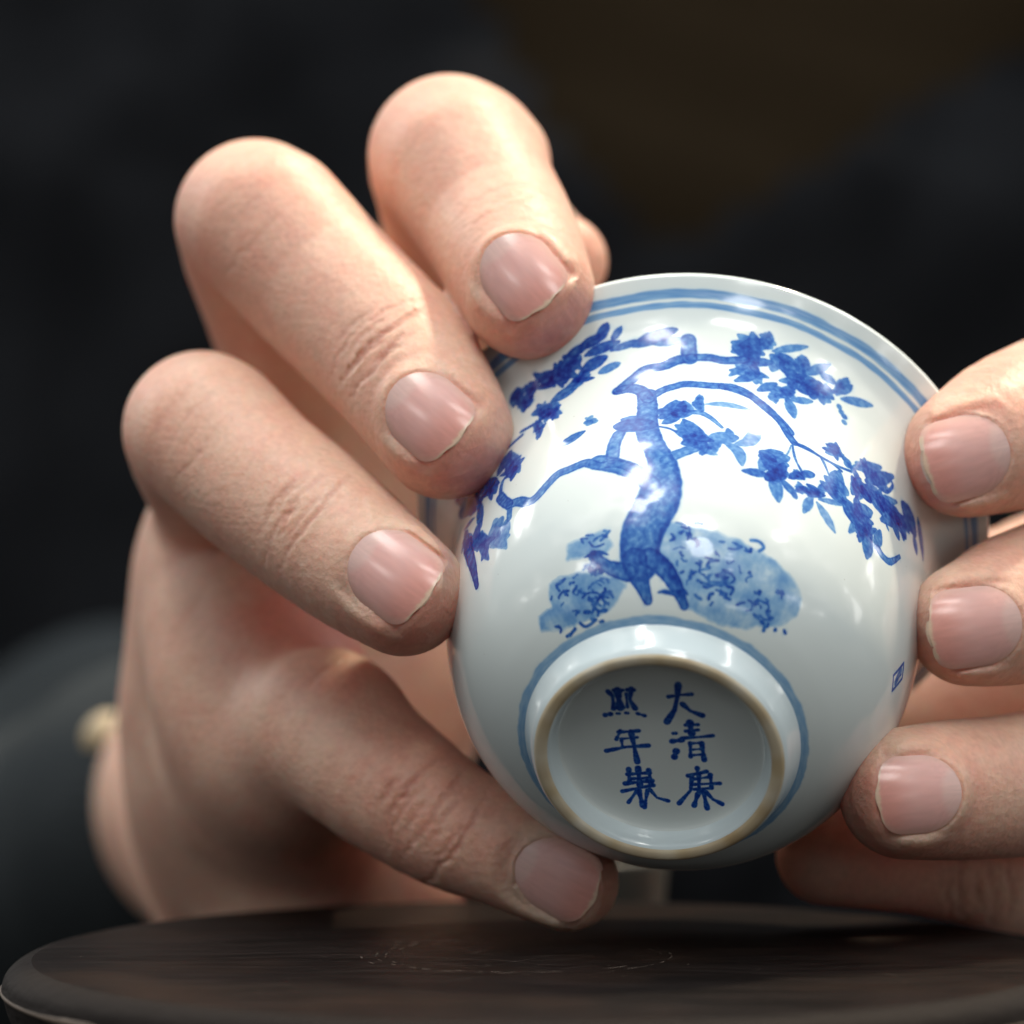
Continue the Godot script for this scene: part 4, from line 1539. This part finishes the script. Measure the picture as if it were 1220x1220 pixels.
func build_person() -> void:
	noise.seed = 12
	noise.frequency = 1.0
	noise.fractal_octaves = 3
	var v := PackedVector3Array()
	var nn := PackedVector3Array()
	var ix := PackedInt32Array()
	var col := PackedColorArray()
	var nails: Array[Nail] = []
	var joints: Array[Joint] = []
	# right hand, on the left of the picture
	right_limbs()
	k_body = 8.0
	group_k = PackedFloat32Array([6.0, 1.6, 1.6, 1.6, 1.6, 2.2, 7.0, 3.0])
	nets(Vector3(-75.0, -27.4, -178.6), Vector3(15.4, 119.8, 10.2), 0.5, v, nn, ix)
	for t in ["-17.2 45.8 -1.4  0.716 -0.523 0.463  -0.341 0.316 0.885  9.9 11.0", "-13.0 64.5 -7.9  0.663 -0.587 0.465  -0.334 0.324 0.885  9.5 10.6", "-2.6 81.9 -10.4  0.556 -0.686 0.469  -0.306 0.356 0.883  9.3 10.6", "1.2 9.8 -6.3  0.844 -0.438 0.311  -0.344 0.005 0.939  8.9 10.4"]:
		nails.append(find_nail(t))
	for o in nails:
		seat_nail(o, v, 0)
	nn.fill(Vector3.ZERO)
	smooth_normals(v, nn, ix, 0)
	redden("-15.0 42.6 0.7 7.0  -10.5 60.4 -3.8 7.0  -1.0 77.0 -8.3 6.6  5.1 8.4 -6.3 5.0  46.5 58.8 -7.7 6.1  46.8 38.1 0.9 6.0  39.4 20.7 7.4 4.9", 0.75)
	redden("-23.2 34.7 -41.0 11.7  -15.9 28.7 -50.9 13.0  -32.3 39.5 -41.2 6.4  -24.6 57.9 -51.7 9.8  -11.7 73.1 -62.2 8.8  57.8 28.7 -50.9 8.7  59.9 49.2 -51.5 6.5", 0.85)  # reddish shade of palm and finger gaps, put into the skin colour
	redden("-9.1 14.9 -12.4 8.2  -17.3 20.7 -15.6 8.2  -37.6 100.1 -53.0 6.5  -45.6 67.7 -42.0 6.4  -11.6 106.6 -53.2 6.5  -25.7 32.7 -21.0 4.1  48.6 25.3 3.3 6.0  55.5 44.8 -6.3 6.1  55.0 69.9 -12.1 6.1", 0.42)
	for i in v.size():
		col.append(complexion(v[i]))
	joints.append(joint("-30.3 53.6 -7.6 0.743 -0.546 0.388 -0.280 0.273 0.920", 8.5, 6, 1.25, 0.3))
	joints.append(joint("-21.3 74.5 -12.2 0.623 -0.677 0.392 -0.251 0.302 0.920", 9.0, 7, 1.3, 0.3))
	joints.append(joint("-5.0 90.1 -24.7 0.481 -0.819 0.313 -0.171 0.263 0.950", 8, 3, 2.2, 0.1))
	joints.append(joint("-15.1 16.9 -6.5 0.812 -0.560 0.165 -0.186 0.020 0.982", 8.5, 8, 1.6, 0.26))
	joints.append(joint("-42.9 63.2 -23.9 0.784 -0.582 0.213 -0.141 0.167 0.976", 8, 4, 2.2, 0.08))
	joints.append(joint("-36.5 89.3 -32.7 0.693 -0.687 0.219 -0.143 0.166 0.976", 8, 4, 2.2, 0.08))
	joints.append(joint("-35.2 10.2 -68.3 0.250 -0.968 0.029 0.059 0.045 0.997", 12, 2, 3.5, 0.3))
	joints.append(joint("-26.1 33.9 -19.0 0.707 -0.707 0.021 0.034 0.063 0.997", 4, 2, 1.3, 0.25))
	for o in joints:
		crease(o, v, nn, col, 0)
	# left hand
	var first := v.size()
	clear_limbs()
	left_limbs()
	nets(Vector3(27.0, -17.8, -102.4), Vector3(64.0, 77.8, 10.2), 0.5, v, nn, ix)
	var seen := nails.size()
	for t in ["50.6 60.6 -4.8  -0.925 -0.235 0.299  0.279 0.115 0.953  9.9 10.4", "51.3 40.5 0.8  -0.961 -0.112 0.251  0.241 0.095 0.966  9.5 11.0", "44.3 21.1 7.4  -0.969 -0.041 0.244  0.238 0.104 0.966  9.2 9.9"]:
		nails.append(find_nail(t))
	for k in range(seen, nails.size()):
		seat_nail(nails[k], v, first)
	for i in range(first, v.size()):
		nn[i] = Vector3.ZERO
	smooth_normals(v, nn, ix, first)
	for i in range(first, v.size()):
		col.append(complexion(v[i]))
	joints.clear()
	joints.append(joint("54.1 6.1 -28.2 -0.995 -0.099 0.003 0.026 -0.232 0.972", 8, 5, 2.0, 0.2))
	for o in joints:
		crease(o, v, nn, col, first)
	# the rest of that hand, outside the picture, and the arms and trunk inside the clothes: coarser
	first = v.size()
	nets(Vector3(65.5, -80.0, -190.0), Vector3(160.0, 100.0, 45.0), 1.2, v, nn, ix)
	for i in range(first, v.size()):
		col.append(complexion(v[i]))
	first = v.size()
	clear_limbs()
	trunk_limbs(-14.0)
	k_body = 25.0
	group_k[0] = 25.0
	nets(Vector3(-290, -250, -660), Vector3(310, 310, -130), 9.0, v, nn, ix)
	for i in range(first, v.size()):
		col.append(Color(0.60, 0.38, 0.28))
	for i in v.size():
		v[i] = v[i] * MM
	var skin := skin_material()
	var root: Node3D = put(Node3D.new(), "person")
	tag(root, "person in a black jacket holding the teacup with the fingers of both hands", "person")
	put(mesh_from(v, nn, ix, skin, PackedVector2Array(), col), "body", root)
	var nail_mat := StandardMaterial3D.new()
	nail_mat.vertex_color_use_as_albedo = true
	nail_mat.roughness = 0.2
	nail_mat.metallic_specular = 0.5
	nail_mat.subsurf_scatter_enabled = true
	nail_mat.subsurf_scatter_strength = 0.12
	for o in nails:
		put(nail_mesh(o, nail_mat), "fingernail", root)
	dress(root)

func cloth(c: Color) -> StandardMaterial3D:
	var m := plain(c, 0.9)
	m.metallic_specular = 0.12
	m.heightmap_enabled = true
	m.heightmap_texture = noise_texture(FastNoiseLite.TYPE_SIMPLEX, 0.08, 256, 3, 14)
	m.heightmap_scale = 0.04
	m.uv1_triplanar = true
	m.uv1_scale = Vector3(30, 30, 30)
	m.rim_enabled = true
	m.rim = 0.05
	return m

# cloth hangs 6-10 mm off the body in folds
func draped(lo: Vector3, hi: Vector3, cell: float, m: Material, fold: float, cut: Callable) -> MeshInstance3D:
	var v := PackedVector3Array()
	var nn := PackedVector3Array()
	var ix := PackedInt32Array()
	nets(lo, hi, cell, v, nn, ix)
	for i in v.size():
		var p := v[i]
		var f := noise.get_noise_3d(p.x * 0.012, p.y * 0.006, p.z * 0.012) + 0.5 * noise.get_noise_3d(p.x * 0.03, p.y * 0.014, p.z * 0.03)
		v[i] = p + nn[i] * (0.45 + f * 0.9) * fold
	var keep := PackedInt32Array()
	for k in range(0, ix.size(), 3):
		if not cut.call((v[ix[k]] + v[ix[k + 1]] + v[ix[k + 2]]) / 3.0):
			keep.append_array([ix[k], ix[k + 1], ix[k + 2]])
	for i in v.size():
		nn[i] = Vector3.ZERO
	smooth_normals(v, nn, ix, 0)
	for i in v.size():
		v[i] = v[i] * MM
	return mesh_from(v, nn, keep, m)

func dress(root: Node3D) -> void:
	noise.seed = 5
	clear_limbs()
	k_body = 25.0
	group_k[0] = 25.0
	# jacket body with an open neck
	limb(0, "-75 -220 -530 105  -75 -60 -515 108  -80 90 -505 112  -70 200 -520 75", 2, 10.0)
	limb(0, "75 -220 -530 105  75 -60 -515 108  80 90 -505 112  70 200 -520 75", 2, 10.0)
	limb(0, "0 -220 -530 115  0 -60 -515 118  0 90 -505 118  5 200 -520 85", 2, 10.0)
	var neck := PackedVector2Array([Vector2(-15.6, 149.6), Vector2(-5.7, 133.1), Vector2(7.6, 111.7), Vector2(18.3, 98.2), Vector2(27.4, 95.2), Vector2(38.9, 99.8), Vector2(53.8, 109.2), Vector2(73.6, 121.6), Vector2(103.2, 136.4), Vector2(109.8, 225.5), Vector2(-15.6, 225.5)])
	var open_neck := func(p: Vector3) -> bool: return p.z > -560.0 and Geometry2D.is_point_in_polygon(Vector2(p.x, p.y), neck)
	put(draped(Vector3(-290, -250, -690), Vector3(290, 310, -340), 6.0, cloth(Color(0.0115, 0.0125, 0.0145)), 17.0, open_neck), "jacket", root)
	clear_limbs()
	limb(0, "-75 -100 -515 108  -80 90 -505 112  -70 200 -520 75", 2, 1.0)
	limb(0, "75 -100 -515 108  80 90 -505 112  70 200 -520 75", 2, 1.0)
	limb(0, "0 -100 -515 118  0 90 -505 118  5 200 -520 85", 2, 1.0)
	var never := func(_p: Vector3) -> bool: return false
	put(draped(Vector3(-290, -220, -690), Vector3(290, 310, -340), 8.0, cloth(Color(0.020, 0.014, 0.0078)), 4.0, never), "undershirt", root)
	# sleeves: jacket cloth again, lighter, with the light on them put into the colour
	k_body = 8.0
	group_k[0] = 8.0
	clear_limbs()
	limb(0, "-47.8 4.1 -155.2 18.2  -50.1 2.6 -160.1 19.8  -54.6 -0.0 -168.1 21.5  -72.0 -10.3 -199.8 25  -100.6 -32.9 -239.1 31  -128.7 -52.6 -268.6 37", 3)
	limb(0, "-72.2 -1.5 -330.1 25  -98.5 -20.9 -329.5 28  -129.6 -47.2 -328.7 38", 2)
	limb(0, "-125 -45 -270 38  -190 60 -400 52  -200 210 -490 64  -120 240 -520 68", 2)
	put(draped(Vector3(-290.0, -190.0, -600.0), Vector3(-20.0, 310.0, -100.0), 3.0, cloth(Color(0.030, 0.035, 0.038)), 2.5, never), "sleeve", root)
	clear_limbs()
	limb(0, "108.2 -37.6 -164.0 26  128.0 -50.6 -198.6 32  183.0 -68.5 -268.1 38", 3)
	limb(0, "185 -60 -270 38  235 60 -400 52  215 210 -490 64  130 240 -520 68", 2)
	put(draped(Vector3(90, -190, -600), Vector3(310, 310, -130), 6.0, cloth(Color(0.030, 0.035, 0.038)), 7.0, never), "sleeve", root)

# ------------------------------------------------------------------ the wooden bead beside the wrist
func build_bracelet() -> void:
	var root: Node3D = put(Node3D.new(), "bracelet")
	tag(root, "small beige bead bracelet with a dark hole, half hidden behind the wrist", "bracelet")
	root.position = Vector3(-63.6, 16.2, -145.5) * MM
	var wood := plain(Color(0.42, 0.33, 0.20), 0.45)
	wood.heightmap_enabled = true
	wood.heightmap_texture = noise_texture(FastNoiseLite.TYPE_SIMPLEX, 0.05, 128, 3, 41)
	wood.heightmap_scale = 0.01
	wood.uv1_triplanar = true
	wood.uv1_scale = Vector3(80, 80, 80)
	var bead := turned(curve("0.9 -3.1 1.5 -3.35 2.8 -2.9 3.7 -1.5 3.9 0 3.7 1.5 2.8 2.9 1.5 3.35 0.9 3.1 0.8 1.5 0.8 -1.5 0.9 -3.1", 0.3), wood, 48)
	bead.rotation = Vector3(1.05, 0.75, 0)
	put(bead, "bead", root)
	var t := TorusMesh.new()
	t.inner_radius = 18.2 * MM
	t.outer_radius = 19.2 * MM
	t.rings = 90
	t.ring_segments = 8
	t.material = plain(Color(0.02, 0.012, 0.008), 0.8)
	var o := MeshInstance3D.new()
	o.mesh = t
	var y := Vector3(28.5, 17.3, 59.5).normalized()
	var x := y.cross(Vector3(0, 0, 1)).normalized()
	o.transform = Transform3D(Basis(x, y, x.cross(y)), (Vector3(-46.2, 5.1, -149.2) + y * 2.0 - Vector3(-63.6, 16.2, -145.5)) * MM)
	put(o, "cord", root)

# ------------------------------------------------------------------ the pale cup out of focus behind the board
func build_pale_cup() -> void:
	var root: Node3D = put(Node3D.new(), "small_cup")
	tag(root, "small pale grey-green cup standing behind the board, mostly hidden by the thumb", "cup")
	root.position = Vector3(-0.6, -27.0, -88.2) * MM
	var m := plain(Color(0.065, 0.072, 0.066), 0.4)
	put(turned(curve("0 1 9 1 9.5 0 10.5 0 11 1 11.2 3 14 6 16 11 17 18 17.6 26 18 31 17.6 31.6 17.1 31.2 16.4 26 15.6 18 14.4 11.5 12 7.5 8 5.2 0 4.6", 0.5), m, 96), "bowl", root)
